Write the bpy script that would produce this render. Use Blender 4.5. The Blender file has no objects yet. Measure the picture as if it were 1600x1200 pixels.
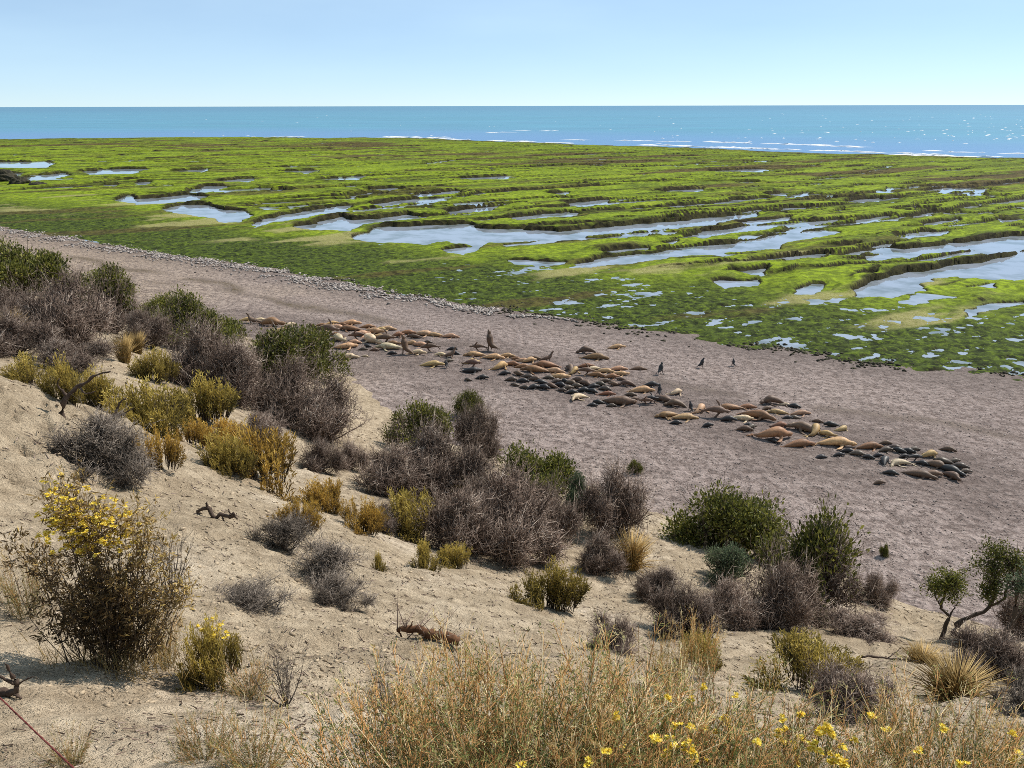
import bpy, math, random
import numpy as np
from mathutils import Vector, Matrix, Euler

# ------------------------------------------------------------------ camera, sky, sun, exposure
scene = bpy.context.scene
CAM_H = 16.0
FPX = 1232.0                                   # focal length in photograph pixels (1600 wide)
cam_d = bpy.data.cameras.new('camera')
cam_d.sensor_width = 36.0
cam_d.lens = 36.0 * FPX / 1600.0
cam_d.clip_start = 0.05
cam_d.clip_end = 120000.0
cam = bpy.data.objects.new('camera', cam_d)
scene.collection.objects.link(cam)
PITCH = math.atan((600 - 165.3) / FPX)
CAM_ROT = (Matrix.Rotation(math.radians(90) - PITCH, 3, 'X') @ Matrix.Rotation(math.radians(-0.125), 3, 'Z'))
cam.location = (0, 0, CAM_H)
cam.rotation_euler = CAM_ROT.to_euler()
scene.camera = cam

SUN_AZ, SUN_EL = math.radians(54), math.radians(46)     # azimuth clockwise from +Y
world = bpy.data.worlds.new('World')
scene.world = world
world.use_nodes = True
wn = world.node_tree
for n in list(wn.nodes): wn.nodes.remove(n)
w_out = wn.nodes.new('ShaderNodeOutputWorld')
w_bg = wn.nodes.new('ShaderNodeBackground')
w_sky = wn.nodes.new('ShaderNodeTexSky')
w_sky.sky_type = 'NISHITA'
w_sky.sun_disc = False
w_sky.sun_elevation = SUN_EL
w_sky.sun_rotation = SUN_AZ
w_sky.altitude = 10
w_sky.air_density = 0.6
w_sky.dust_density = 0.0
w_sky.ozone_density = 5.0
w_bg.inputs[1].default_value = 0.102
# a thin even veil of high cloud
w_tc = wn.nodes.new('ShaderNodeTexCoord'); w_mp = wn.nodes.new('ShaderNodeMapping'); w_mp.inputs['Scale'].default_value = (1.5, 1.5, 7.0)
w_nz = wn.nodes.new('ShaderNodeTexNoise'); w_nz.inputs['Scale'].default_value = 2.2; w_nz.inputs['Detail'].default_value = 5
w_mr = wn.nodes.new('ShaderNodeMapRange'); w_mr.inputs[1].default_value = 0.3; w_mr.inputs[2].default_value = 0.75; w_mr.inputs[3].default_value = 0.36; w_mr.inputs[4].default_value = 0.50
w_mx = wn.nodes.new('ShaderNodeMix'); w_mx.data_type = 'RGBA'; w_mx.inputs[7].default_value = (6.2, 8.3, 9.6, 1)
wn.links.new(w_tc.outputs['Generated'], w_mp.inputs[0]); wn.links.new(w_mp.outputs[0], w_nz.inputs['Vector']); wn.links.new(w_nz.outputs['Fac'], w_mr.inputs[0])
wn.links.new(w_mr.outputs[0], w_mx.inputs[0]); wn.links.new(w_sky.outputs[0], w_mx.inputs[6]); wn.links.new(w_mx.outputs[2], w_bg.inputs[0])
wn.links.new(w_bg.outputs[0], w_out.inputs[0])

sun_d = bpy.data.lights.new('sun', 'SUN')
sun_d.energy = 5.0
sun_d.angle = math.radians(0.5)
sun_d.color = (1.0, 0.95, 0.87)
sun = bpy.data.objects.new('sun', sun_d)
scene.collection.objects.link(sun)
to_sun = Vector((math.sin(SUN_AZ) * math.cos(SUN_EL), math.cos(SUN_AZ) * math.cos(SUN_EL), math.sin(SUN_EL)))
sun.rotation_euler = to_sun.to_track_quat('Z', 'Y').to_euler()
sun.location = to_sun * 100

scene.view_settings.view_transform = 'Standard'
scene.view_settings.look = 'None'
scene.view_settings.exposure = 0.25
scene.view_settings.gamma = 1.0
scene.view_settings.use_curve_mapping = False
scene.render.engine = 'CYCLES'
scene.cycles.use_denoising = False
scene.cycles.filter_width = 0.9
scene.cycles.max_bounces = 6
scene.cycles.sample_clamp_indirect = 6
scene.render.film_transparent = False

C = scene.collection
rng = np.random.default_rng(11)

# ------------------------------------------------------------------ numeric helpers
RM = np.array([list(r) for r in CAM_ROT])
def ray(px, py):
    v = RM @ np.array([(px - 800) / FPX, -(py - 600) / FPX, -1.0])
    return v                                    # scaled so that its depth along the axis is 1
def on_z(px, py, z):
    v = ray(px, py); t = (z - CAM_H) / v[2]
    return np.array([v[0] * t, v[1] * t])
def at_depth(px, py, d):
    v = ray(px, py) * d
    return np.array([v[0], v[1], v[2] + CAM_H])

def _hash(ix, iy, seed):
    h = (ix.astype(np.int64) * 374761393 + iy.astype(np.int64) * 668265263 + seed * 1442695041) & 0x7fffffff
    h = ((h ^ (h >> 13)) * 1274126177) & 0x7fffffff
    h = h ^ (h >> 16)
    return (h & 0xffffff) / float(0xffffff)
def vnoise(x, y, seed=0):
    x = np.asarray(x, float); y = np.asarray(y, float)
    ix = np.floor(x); iy = np.floor(y)
    fx = x - ix; fy = y - iy
    ux = fx * fx * fx * (fx * (fx * 6 - 15) + 10); uy = fy * fy * fy * (fy * (fy * 6 - 15) + 10)
    a = _hash(ix, iy, seed); b = _hash(ix + 1, iy, seed); c = _hash(ix, iy + 1, seed); d = _hash(ix + 1, iy + 1, seed)
    return ((a * (1 - ux) + b * ux) * (1 - uy) + (c * (1 - ux) + d * ux) * uy) * 2 - 1
def fbm(x, y, octaves=4, seed=0, gain=0.5):
    s = 0; a = 1.0; n = 0; x = np.asarray(x, float); y = np.asarray(y, float)
    for o in range(octaves):
        s = s + a * vnoise(x, y, seed + o * 17); n += a
        x, y = 1.6 * x + 1.2 * y + 3.7, -1.2 * x + 1.6 * y + 9.1
        a *= gain
    return s / n
def sstep(a, b, v):
    t = np.clip((v - a) / (b - a), 0, 1)
    return t * t * (3 - 2 * t)

def poly_sdf(P, x, y):
    """signed distance to a closed polygon, negative inside"""
    d = np.full(x.shape, 1e9); inside = np.zeros(x.shape, bool)
    n = len(P)
    for i in range(n):
        ax, ay = P[i]; bx, by = P[(i + 1) % n]
        ex, ey = bx - ax, by - ay
        wx, wy = x - ax, y - ay
        t = np.clip((wx * ex + wy * ey) / (ex * ex + ey * ey + 1e-9), 0, 1)
        d = np.minimum(d, (wx - ex * t) ** 2 + (wy - ey * t) ** 2)
        c = ((ay <= y) & (by > y)) | ((by <= y) & (ay > y))
        with np.errstate(divide='ignore', invalid='ignore'):
            inside ^= c & (wx < (y - ay) * ex / (ey if abs(ey) > 1e-9 else 1e-9))
    d = np.sqrt(d)
    return np.where(inside, -d, d)
def line_dist(P, x, y):
    d = np.full(x.shape, 1e9)
    for i in range(len(P) - 1):
        ax, ay = P[i]; bx, by = P[i + 1]
        ex, ey = bx - ax, by - ay
        wx, wy = x - ax, y - ay
        t = np.clip((wx * ex + wy * ey) / (ex * ex + ey * ey + 1e-9), 0, 1)
        d = np.minimum(d, (wx - ex * t) ** 2 + (wy - ey * t) ** 2)
    return np.sqrt(d)
def side_dist(P, x, y):
    """signed distance to an open polyline running left to right; positive on the camera's side (below it)"""
    P = np.array(P)
    yl = np.interp(x, P[:, 0], P[:, 1])
    # extend the end slopes
    s0 = (P[1, 1] - P[0, 1]) / (P[1, 0] - P[0, 0]); s1 = (P[-1, 1] - P[-2, 1]) / (P[-1, 0] - P[-2, 0])
    yl = np.where(x < P[0, 0], P[0, 1] + s0 * (x - P[0, 0]), yl)
    yl = np.where(x > P[-1, 0], P[-1, 1] + s1 * (x - P[-1, 0]), yl)
    ext = np.vstack([P[0] - (P[1] - P[0]) / np.linalg.norm(P[1] - P[0]) * 400, P, P[-1] + (P[-1] - P[-2]) / np.linalg.norm(P[-1] - P[-2]) * 400])
    return np.where(y < yl, 1, -1) * line_dist(ext, x, y)

# ------------------------------------------------------------------ mesh helpers
def raw_mesh(name, verts, faces, tint=None, smooth=False, attrs=None):
    """verts (n,3), faces (m,k) with k = 3 or 4"""
    verts = np.ascontiguousarray(verts, dtype=np.float32); faces = np.ascontiguousarray(faces, dtype=np.int32)
    me = bpy.data.meshes.new(name)
    me.vertices.add(len(verts)); me.vertices.foreach_set('co', verts.ravel())
    k = faces.shape[1]
    me.loops.add(faces.size); me.loops.foreach_set('vertex_index', faces.ravel())
    me.polygons.add(len(faces))
    me.polygons.foreach_set('loop_start', np.arange(0, faces.size, k, dtype=np.int32))
    me.polygons.foreach_set('loop_total', np.full(len(faces), k, dtype=np.int32))
    if smooth: me.polygons.foreach_set('use_smooth', np.ones(len(faces), dtype=bool))
    me.update(calc_edges=True)
    a = dict(attrs or {})
    if tint is not None: a['tint'] = tint
    for nm, val in a.items():
        at = me.attributes.new(nm, 'FLOAT', 'POINT')
        at.data.foreach_set('value', np.ascontiguousarray(val, dtype=np.float32))
    return me
class MB:
    """collects triangle soups with a per-vertex tint"""
    def __init__(self): self.v = []; self.f = []; self.t = []; self.n = 0
    def add(self, v, f, t):
        v = np.asarray(v, float).reshape(-1, 3); f = np.asarray(f, int)
        self.v.append(v); self.f.append(f + self.n); self.t.append(np.broadcast_to(np.asarray(t, float), (len(v),)))
        self.n += len(v)
    def mesh(self, name, smooth=False):
        return raw_mesh(name, np.vstack(self.v), np.vstack(self.f), np.concatenate(self.t), smooth)
def frames(d):
    d = d / (np.linalg.norm(d, axis=1, keepdims=True) + 1e-9)
    up = np.where(np.abs(d[:, 2:3]) < 0.9, np.array([[0, 0, 1.0]]), np.array([[1.0, 0, 0]]))
    u = np.cross(d, up); u /= (np.linalg.norm(u, axis=1, keepdims=True) + 1e-9)
    return d, u, np.cross(d, u)
def add_prisms(mb, p0, p1, r0, r1, tint, sides=3):
    p0 = np.asarray(p0, float); p1 = np.asarray(p1, float); n = len(p0)
    if n == 0: return
    d, u, w = frames(p1 - p0)
    r0 = np.broadcast_to(np.asarray(r0, float), (n,)); r1 = np.broadcast_to(np.asarray(r1, float), (n,))
    ang = np.arange(sides) * 2 * math.pi / sides
    ring = np.cos(ang)[None, :, None] * u[:, None, :] + np.sin(ang)[None, :, None] * w[:, None, :]
    A = p0[:, None, :] + ring * r0[:, None, None]; B = p1[:, None, :] + ring * r1[:, None, None]
    V = np.concatenate([A, B], 1).reshape(-1, 3)
    fs = []
    for i in range(sides):
        j = (i + 1) % sides
        fs += [[i, j, sides + j], [i, sides + j, sides + i]]
    F = (np.array(fs)[None] + (np.arange(n) * 2 * sides)[:, None, None]).reshape(-1, 3)
    t = np.repeat(np.broadcast_to(np.asarray(tint, float), (n,)), 2 * sides)
    mb.add(V, F, t)
def add_spikes(mb, p0, p1, r0, tint):
    p0 = np.asarray(p0, float); p1 = np.asarray(p1, float); n = len(p0)
    if n == 0: return
    d, u, w = frames(p1 - p0)
    r0 = np.broadcast_to(np.asarray(r0, float), (n,))[:, None]
    V = np.stack([p0 + u * r0, p0 - 0.5 * u * r0 + 0.87 * w * r0, p0 - 0.5 * u * r0 - 0.87 * w * r0, p1], 1).reshape(-1, 3)
    F = (np.array([[0, 1, 3], [1, 2, 3], [2, 0, 3]])[None] + (np.arange(n) * 4)[:, None, None]).reshape(-1, 3)
    mb.add(V, F, np.repeat(np.broadcast_to(np.asarray(tint, float), (n,)), 4))
def add_leaves(mb, p, d, length, width, tint, r):
    """folded rhombus leaves: two triangles each"""
    p = np.asarray(p, float); n = len(p)
    if n == 0: return
    d, u, w = frames(np.asarray(d, float))
    a = r.uniform(0, 2 * math.pi, n)[:, None]
    s = u * np.cos(a) + w * np.sin(a); nn = -u * np.sin(a) + w * np.cos(a)
    L = np.broadcast_to(np.asarray(length, float), (n,))[:, None]; W = np.broadcast_to(np.asarray(width, float), (n,))[:, None]
    V = np.stack([p, p + d * L * 0.55 + s * W * 0.5 + nn * W * 0.15, p + d * L, p + d * L * 0.55 - s * W * 0.5 + nn * W * 0.15], 1).reshape(-1, 3)
    F = (np.array([[0, 1, 2], [0, 2, 3]])[None] + (np.arange(n) * 4)[:, None, None]).reshape(-1, 3)
    mb.add(V, F, np.repeat(np.broadcast_to(np.asarray(tint, float), (n,)), 4))

def obj(name, me, mat=None, parent=None, **props):
    o = bpy.data.objects.new(name, me)
    C.objects.link(o)
    if mat is not None and me is not None and len(me.materials) == 0: me.materials.append(mat)
    if parent is not None: o.parent = parent
    for k, v in props.items(): o[k] = v
    return o
def empty(name, loc, label, cat, group=None, rz=0, scale=(1, 1, 1)):
    o = bpy.data.objects.new(name, None)
    C.objects.link(o)
    o.empty_display_size = 0.1
    o.location = loc; o.rotation_euler = (0, 0, rz); o.scale = scale
    o['label'] = label; o['category'] = cat
    if group: o['group'] = group
    return o

# ------------------------------------------------------------------ materials
class NT:
    def __init__(self, name):
        self.m = bpy.data.materials.new(name); self.m.use_nodes = True
        self.t = self.m.node_tree
        for n in list(self.t.nodes): self.t.nodes.remove(n)
        self.out = self.t.nodes.new('ShaderNodeOutputMaterial')
    def n(self, typ, **kw):
        nd = self.t.nodes.new(typ)
        for k, v in kw.items(): setattr(nd, k, v)
        return nd
    def link(self, a, b): self.t.links.new(a, b)
    def pos(self, scale=(1, 1, 1), rot=0.0, obj_space=False):
        if obj_space:
            src = self.n('ShaderNodeTexCoord').outputs['Object']
        else:
            src = self.n('ShaderNodeNewGeometry').outputs['Position']
        mp = self.n('ShaderNodeMapping'); mp.inputs['Scale'].default_value = scale; mp.inputs['Rotation'].default_value = (0, 0, rot)
        self.link(src, mp.inputs['Vector']); return mp.outputs[0]
    def noise(self, vec, scale, detail=4, rough=0.55, dist=0.0):
        nd = self.n('ShaderNodeTexNoise'); nd.inputs['Scale'].default_value = scale; nd.inputs['Detail'].default_value = detail
        nd.inputs['Roughness'].default_value = rough; nd.inputs['Distortion'].default_value = dist
        self.link(vec, nd.inputs['Vector']); return nd.outputs['Fac']
    def voro(self, vec, scale, feature='F1'):
        nd = self.n('ShaderNodeTexVoronoi', feature=feature); nd.inputs['Scale'].default_value = scale
        self.link(vec, nd.inputs['Vector']); return nd
    def attr(self, name):
        nd = self.n('ShaderNodeAttribute'); nd.attribute_name = name; return nd.outputs['Fac']
    def ramp(self, fac, stops):
        nd = self.n('ShaderNodeValToRGB'); cr = nd.color_ramp
        while len(cr.elements) < len(stops): cr.elements.new(0.5)
        for e, (p, c) in zip(cr.elements, stops):
            e.position = p; e.color = (c if isinstance(c, tuple) else (c, c, c)) + (1,)
        self.link(fac, nd.inputs[0]); return nd.outputs[0]
    def range(self, v, a, b, c=0.0, d=1.0):
        nd = self.n('ShaderNodeMapRange'); nd.inputs[1].default_value = a; nd.inputs[2].default_value = b
        nd.inputs[3].default_value = c; nd.inputs[4].default_value = d
        self.link(v, nd.inputs[0]); return nd.outputs[0]
    def math(self, op, a, b):
        nd = self.n('ShaderNodeMath', operation=op)
        for i, v in enumerate((a, b)):
            if isinstance(v, (int, float)): nd.inputs[i].default_value = v
            else: self.link(v, nd.inputs[i])
        return nd.outputs[0]
    def mix(self, fac, a, b, blend='MIX'):
        nd = self.n('ShaderNodeMix', data_type='RGBA', blend_type=blend)
        for i, v in ((0, fac), (6, a), (7, b)):
            if isinstance(v, (int, float)): nd.inputs[i].default_value = v
            elif isinstance(v, tuple): nd.inputs[i].default_value = v + (1,)
            else: self.link(v, nd.inputs[i])
        return nd.outputs[2]
    def bump(self, h, strength, dist, prev=None):
        nd = self.n('ShaderNodeBump'); nd.inputs['Strength'].default_value = strength; nd.inputs['Distance'].default_value = dist
        self.link(h, nd.inputs['Height'])
        if prev is not None: self.link(prev, nd.inputs['Normal'])
        return nd.outputs[0]
    def bsdf(self, col, rough=0.9, normal=None, spec=0.3):
        nd = self.n('ShaderNodeBsdfPrincipled')
        if isinstance(col, tuple): nd.inputs['Base Color'].default_value = col + (1,)
        else: self.link(col, nd.inputs['Base Color'])
        if isinstance(rough, (int, float)): nd.inputs['Roughness'].default_value = rough
        else: self.link(rough, nd.inputs['Roughness'])
        nd.inputs['Specular IOR Level'].default_value = spec
        if normal is not None: self.link(normal, nd.inputs['Normal'])
        self.link(nd.outputs[0], self.out.inputs[0]); return nd

def mat_tinted(name, stops, rough=0.85, translucent=0.0, spec=0.2, obj_var=0.25):
    """plant material: colour from the per-vertex tint, slightly different on each plant"""
    k = NT(name)
    col = k.ramp(k.attr('tint'), stops)
    oi = k.n('ShaderNodeObjectInfo')
    val = k.range(oi.outputs['Random'], 0, 1, 1 - obj_var, 1 + obj_var)
    hs = k.n('ShaderNodeHueSaturation'); k.link(col, hs.inputs['Color']); k.link(val, hs.inputs['Value'])
    b = k.bsdf(hs.outputs[0], rough, None, spec)
    if translucent > 0:
        tr = k.n('ShaderNodeBsdfTranslucent'); k.link(hs.outputs[0], tr.inputs[0])
        mx = k.n('ShaderNodeMixShader'); mx.inputs[0].default_value = translucent
        k.link(b.outputs[0], mx.inputs[1]); k.link(tr.outputs[0], mx.inputs[2]); k.link(mx.outputs[0], k.out.inputs[0])
    return k.m

def mat_sand():
    k = NT('dry_sand'); p = k.pos()
    n1 = k.noise(p, 0.35, 5); n2 = k.noise(p, 3.0, 6, 0.65); n3 = k.noise(p, 22.0, 4, 0.7)
    base = k.ramp(n1, [(0.3, (0.42, 0.33, 0.225)), (0.5, (0.52, 0.415, 0.29)), (0.7, (0.62, 0.51, 0.38))])
    c = k.mix(k.range(n2, 0.38, 0.62), k.mix(0.65, base, (0.215, 0.16, 0.105)), base)
    c = k.mix(k.range(n3, 0.55, 0.72, 0, 0.65), c, (0.24, 0.18, 0.12))
    v = k.voro(p, 9.0); c = k.mix(k.range(v.outputs['Distance'], 0.0, 0.16, 0.55, 0), c, (0.22, 0.165, 0.11))
    pr = k.pos((2.4, 0.8, 1), math.radians(38)); n4 = k.noise(pr, 1.6, 6, 0.7)
    c = k.mix(k.range(n4, 0.52, 0.66, 0, 0.55), c, (0.25, 0.19, 0.125))
    nb = k.bump(n2, 1.0, 0.16); nb = k.bump(n4, 0.9, 0.16, nb); nb = k.bump(n3, 1.0, 0.05, nb)
    k.bsdf(c, 0.95, nb, 0.04); return k.m
def mat_beach():
    k = NT('gravel_beach'); p = k.pos()
    D = k.attr('shore')
    n1 = k.noise(p, 0.09, 4); n2 = k.noise(p, 2.6, 5, 0.68); n3 = k.noise(p, 9.0, 4, 0.7)
    pr = k.pos((1.0, 2.6, 1), math.radians(33)); n4 = k.noise(pr, 0.35, 5, 0.6)
    base = k.ramp(n1, [(0.3, (0.31, 0.245, 0.222)), (0.55, (0.36, 0.285, 0.255)), (0.75, (0.40, 0.325, 0.285))])
    warm = k.mix(k.range(k.attr('warm'), 0, 1), base, (0.40, 0.305, 0.225))
    c = k.mix(k.range(n2, 0.40, 0.60), k.mix(0.8, warm, (0.10, 0.072, 0.062)), warm)
    c = k.mix(k.range(n3, 0.50, 0.68, 0, 0.6), c, (0.50, 0.42, 0.37))
    c = k.mix(k.range(n4, 0.55, 0.75, 0, 0.45), c, (0.16, 0.12, 0.10))
    wr = k.attr('wrack'); c = k.mix(k.math('MULTIPLY', wr, k.range(n2, 0.35, 0.6)), c, (0.10, 0.075, 0.045))
    ds = k.math('ADD', k.math('MULTIPLY', D, 0.42), k.math('MULTIPLY', n1, 5.0))
    bands = k.math('SINE', k.math('MULTIPLY', ds, 6.283), 0.0)
    c = k.mix(k.math('MULTIPLY', k.range(bands, 0.2, 1.0, 0, 0.30), k.range(n4, 0.35, 0.6)), c, (0.15, 0.115, 0.10))
    c = k.mix(k.range(D, 5.0, 0.0, 0.0, 0.55), c, (0.12, 0.095, 0.085))
    c = k.mix(k.math('MULTIPLY', k.attr('trample'), k.range(n4, 0.3, 0.6, 0.35, 0.9)), c, (0.13, 0.10, 0.088))
    nb = k.bump(n2, 1.0, 0.30); nb = k.bump(n3, 0.9, 0.06, nb)
    k.bsdf(c, 0.9, nb, 0.04); return k.m
def mat_reef():
    k = NT('algae_reef'); p = k.pos()
    n1 = k.noise(p, 0.10, 5, 0.6); n2 = k.noise(p, 1.2, 6, 0.65); n3 = k.noise(p, 6.0, 4, 0.7)
    green = k.ramp(n1, [(0.28, (0.14, 0.18, 0.014)), (0.42, (0.20, 0.265, 0.014)), (0.58, (0.235, 0.31, 0.016)), (0.74, (0.32, 0.35, 0.035))])
    g = k.mix(k.range(n2, 0.44, 0.60), k.mix(0.65, green, (0.04, 0.055, 0.010)), green)
    g = k.mix(k.range(n3, 0.5, 0.7, 0, 0.5), g, (0.28, 0.33, 0.04))
    dark = k.mix(k.range(n2, 0.4, 0.6), (0.014, 0.018, 0.008), (0.055, 0.075, 0.016))
    dark = k.mix(k.range(k.noise(p, 2.3, 5, 0.7), 0.50, 0.64, 0, 0.8), dark, (0.12, 0.165, 0.018))
    c = k.mix(k.attr('weed'), g, dark)
    brown = k.mix(k.range(n2, 0.4, 0.6), (0.045, 0.032, 0.016), (0.11, 0.075, 0.03))
    c = k.mix(k.attr('brown'), c, brown)
    silt = k.mix(k.range(n3, 0.4, 0.65), (0.20, 0.19, 0.055), (0.36, 0.31, 0.16))
    c = k.mix(k.attr('silt'), c, silt)
    c = k.mix(k.attr('rock'), c, k.mix(k.range(n2, 0.4, 0.6), (0.010, 0.008, 0.006), (0.036, 0.030, 0.015)))  # bare rock, near black: the ledges' shade is put into its colour
    nb = k.bump(n2, 0.9, 0.16); nb = k.bump(n3, 0.8, 0.06, nb)
    k.bsdf(c, 0.85, nb, 0.04); return k.m
def mat_pool():
    k = NT('pool_water'); p = k.pos()
    nb = k.bump(k.noise(p, 2.5, 3), 0.06, 0.03)
    b = k.bsdf(k.ramp(k.noise(p, 0.35, 4), [(0.35, (0.13, 0.15, 0.15)), (0.55, (0.26, 0.29, 0.34))]), 0.05, nb, 0.5); b.inputs['IOR'].default_value = 1.33  # pale base: shallow silt, with sky reflection put into the colour
    return k.m
def mat_sea():
    k = NT('sea_water'); p = k.pos()
    s1 = k.pos((0.5, 1.0, 1), math.radians(-8))
    n1 = k.noise(s1, 0.02, 4); n2 = k.noise(s1, 0.25, 6, 0.6); n3 = k.noise(s1, 1.3, 4, 0.6)
    c = k.ramp(n1, [(0.3, (0.014, 0.14, 0.21)), (0.55, (0.020, 0.18, 0.25)), (0.75, (0.03, 0.22, 0.29))])
    near = k.attr('near')  # inshore blue tint: sky reflection put into the water colour
    nb = k.bump(n2, 0.22, 0.6); nb = k.bump(n3, 0.16, 0.15, nb)
    s2 = k.pos((0.08, 1.0, 1), math.radians(-6)); c = k.mix(k.range(k.noise(s2, 0.012, 4, 0.6), 0.4, 0.65, 0, 0.4), c, (0.05, 0.22, 0.36))
    c = k.mix(near, c, (0.06, 0.17, 0.34)); c = k.mix(k.math('MULTIPLY', k.attr('deep'), 0.75), c, (0.010, 0.115, 0.20)); b = k.bsdf(c, 0.27, nb, 0.3); b.inputs['IOR'].default_value = 1.33
    return k.m
def mat_foam_glitter():
    k = NT('foam_and_glitter'); p = k.pos(); k.bsdf(k.ramp(k.noise(p, 3.0, 5), [(0.3, 0.6), (0.7, 0.85)]), 0.8, None, 0.2); return k.m
def mat_stone(name, a, b):
    k = NT(name); p = k.pos(); k.bsdf(k.mix(k.range(k.attr('tint'), 0, 1), a, b), 0.85, k.bump(k.noise(p, 20, 4), 0.4, 0.02), 0.2); return k.m
def mat_coat():
    k = NT('sea_lion_coat'); p = k.pos(obj_space=True)
    oi = k.n('ShaderNodeObjectInfo')
    n = k.noise(p, 3.0, 4); n2 = k.noise(p, 14.0, 3)
    c = k.mix(k.range(n, 0.38, 0.62, 0, 0.75), oi.outputs['Color'], k.mix(0.65, oi.outputs['Color'], (0.05, 0.03, 0.02)))
    c = k.mix(k.range(n2, 0.4, 0.7, 0, 0.35), c, k.mix(0.6, c, (0.02, 0.014, 0.01)))
    k.bsdf(c, 0.6, k.bump(n2, 0.3, 0.02), 0.35); return k.m
def mat_coat_dark():
    k = NT('sea_lion_wet_coat'); p = k.pos(obj_space=True)
    oi = k.n('ShaderNodeObjectInfo')
    n = k.noise(p, 4.0, 4)
    c = k.mix(k.range(n, 0.35, 0.65, 0, 0.5), oi.outputs['Color'], (0.03, 0.024, 0.022))
    k.bsdf(c, 0.5, k.bump(n, 0.3, 0.03), 0.35); return k.m
def mat_wood(name, a, b):
    k = NT(name); p = k.pos((1, 1, 1), 0, True); n = k.noise(p, 9.0, 6, 0.7); n2 = k.noise(p, 40, 3)
    k.bsdf(k.mix(k.range(n, 0.35, 0.65), a, b), 0.9, k.bump(n2, 0.6, 0.01), 0.15); return k.m

M = {}
M['sand'] = mat_sand(); M['beach'] = mat_beach(); M['reef'] = mat_reef(); M['pool'] = mat_pool(); M['sea'] = mat_sea(); M['foam'] = mat_foam_glitter()
M['shells'] = mat_stone('pale_shingle', (0.12, 0.095, 0.085), (0.46, 0.40, 0.355))
M['gravel'] = mat_stone('dark_gravel', (0.10, 0.08, 0.07), (0.42, 0.34, 0.30))
M['clod'] = mat_stone('sand_clod', (0.20, 0.15, 0.10), (0.46, 0.36, 0.245))
M['rock'] = mat_stone('weedy_rock', (0.022, 0.02, 0.014), (0.07, 0.06, 0.03))
M['coat'] = mat_coat(); M['wet'] = mat_coat_dark()
M['twig'] = mat_tinted('grey_twigs', [(0.0, (0.045, 0.031, 0.024)), (0.45, (0.145, 0.102, 0.08)), (0.8, (0.31, 0.24, 0.195)), (1.0, (0.54, 0.45, 0.375))], 0.9, 0.0, 0.1)
M['bark'] = mat_tinted('shrub_bark', [(0.0, (0.035, 0.026, 0.02)), (0.5, (0.085, 0.062, 0.045)), (1.0, (0.20, 0.15, 0.11))], 0.9)
M['silver'] = mat_tinted('bleached_twigs', [(0.0, (0.045, 0.035, 0.028)), (0.5, (0.125, 0.10, 0.08)), (1.0, (0.33, 0.275, 0.225))], 0.9)
M['olive'] = mat_tinted('olive_leaves', [(0.0, (0.03, 0.034, 0.009)), (0.5, (0.125, 0.13, 0.026)), (1.0, (0.32, 0.30, 0.065))], 0.6, 0.3, 0.3)
M['sage'] = mat_tinted('sage_leaves', [(0.0, (0.04, 0.055, 0.03)), (0.5, (0.11, 0.14, 0.075)), (1.0, (0.23, 0.27, 0.15))], 0.6, 0.3, 0.3)
M['gold'] = mat_tinted('golden_leaves', [(0.0, (0.09, 0.06, 0.02)), (0.4, (0.36, 0.22, 0.05)), (0.75, (0.62, 0.39, 0.075)), (1.0, (0.78, 0.56, 0.17))], 0.75, 0.35)
M['goldgreen'] = mat_tinted('yellow_green_leaves', [(0.0, (0.06, 0.05, 0.017)), (0.4, (0.24, 0.18, 0.045)), (0.75, (0.48, 0.36, 0.08)), (1.0, (0.66, 0.52, 0.17))], 0.75, 0.35)
M['straw'] = mat_tinted('straw_blades', [(0.0, (0.16, 0.10, 0.035)), (0.5, (0.40, 0.27, 0.10)), (1.0, (0.66, 0.48, 0.21))], 0.7, 0.3)
M['rust'] = mat_tinted('rusty_dry_stems', [(0.0, (0.12, 0.10, 0.06)), (0.3, (0.52, 0.43, 0.25)), (0.6, (0.50, 0.25, 0.09)), (0.85, (0.64, 0.37, 0.15)), (1.0, (0.84, 0.72, 0.46))], 0.8, 0.2)
M['herb'] = mat_tinted('narrow_herb_leaves', [(0.0, (0.06, 0.075, 0.022)), (0.4, (0.25, 0.245, 0.075)), (0.7, (0.60, 0.42, 0.15)), (1.0, (0.82, 0.68, 0.38))], 0.7, 0.35)
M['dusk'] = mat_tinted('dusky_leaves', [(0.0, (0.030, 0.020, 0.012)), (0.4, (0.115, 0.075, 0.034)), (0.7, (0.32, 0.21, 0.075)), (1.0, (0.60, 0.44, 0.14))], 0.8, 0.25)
M['herbgreen'] = mat_tinted('green_herb_leaves', [(0.0, (0.045, 0.062, 0.02)), (0.45, (0.15, 0.18, 0.055)), (0.8, (0.40, 0.39, 0.14)), (1.0, (0.74, 0.64, 0.34))], 0.7, 0.35)
M['petal'] = mat_tinted('yellow_petals', [(0.0, (0.60, 0.38, 0.02)), (0.5, (0.88, 0.66, 0.05)), (1.0, (0.95, 0.84, 0.30))], 0.6, 0.3, 0.2, 0.05)
M['drift'] = mat_wood('driftwood', (0.035, 0.022, 0.016), (0.12, 0.085, 0.065))
M['driftred'] = mat_wood('rusty_driftwood', (0.05, 0.024, 0.012), (0.17, 0.085, 0.045))
M['rope'] = mat_wood('red_cord', (0.10, 0.022, 0.018), (0.22, 0.06, 0.05))

# ------------------------------------------------------------------ terrain functions
WATER_Z = -0.78
SHORE = [on_z(*p, -0.55) for p in [(-260, 322), (0, 357), (200, 392), (400, 422), (600, 460), (800, 491), (1000, 520), (1200, 553), (1400, 577), (1600, 598), (1900, 628)]]
SEAWARD = [on_z(*p, -0.8) for p in [(-300, 219), (0, 218), (300, 214.5), (640, 216), (760, 221), (1000, 229), (1250, 239), (1600, 248), (1900, 254)]]

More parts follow.
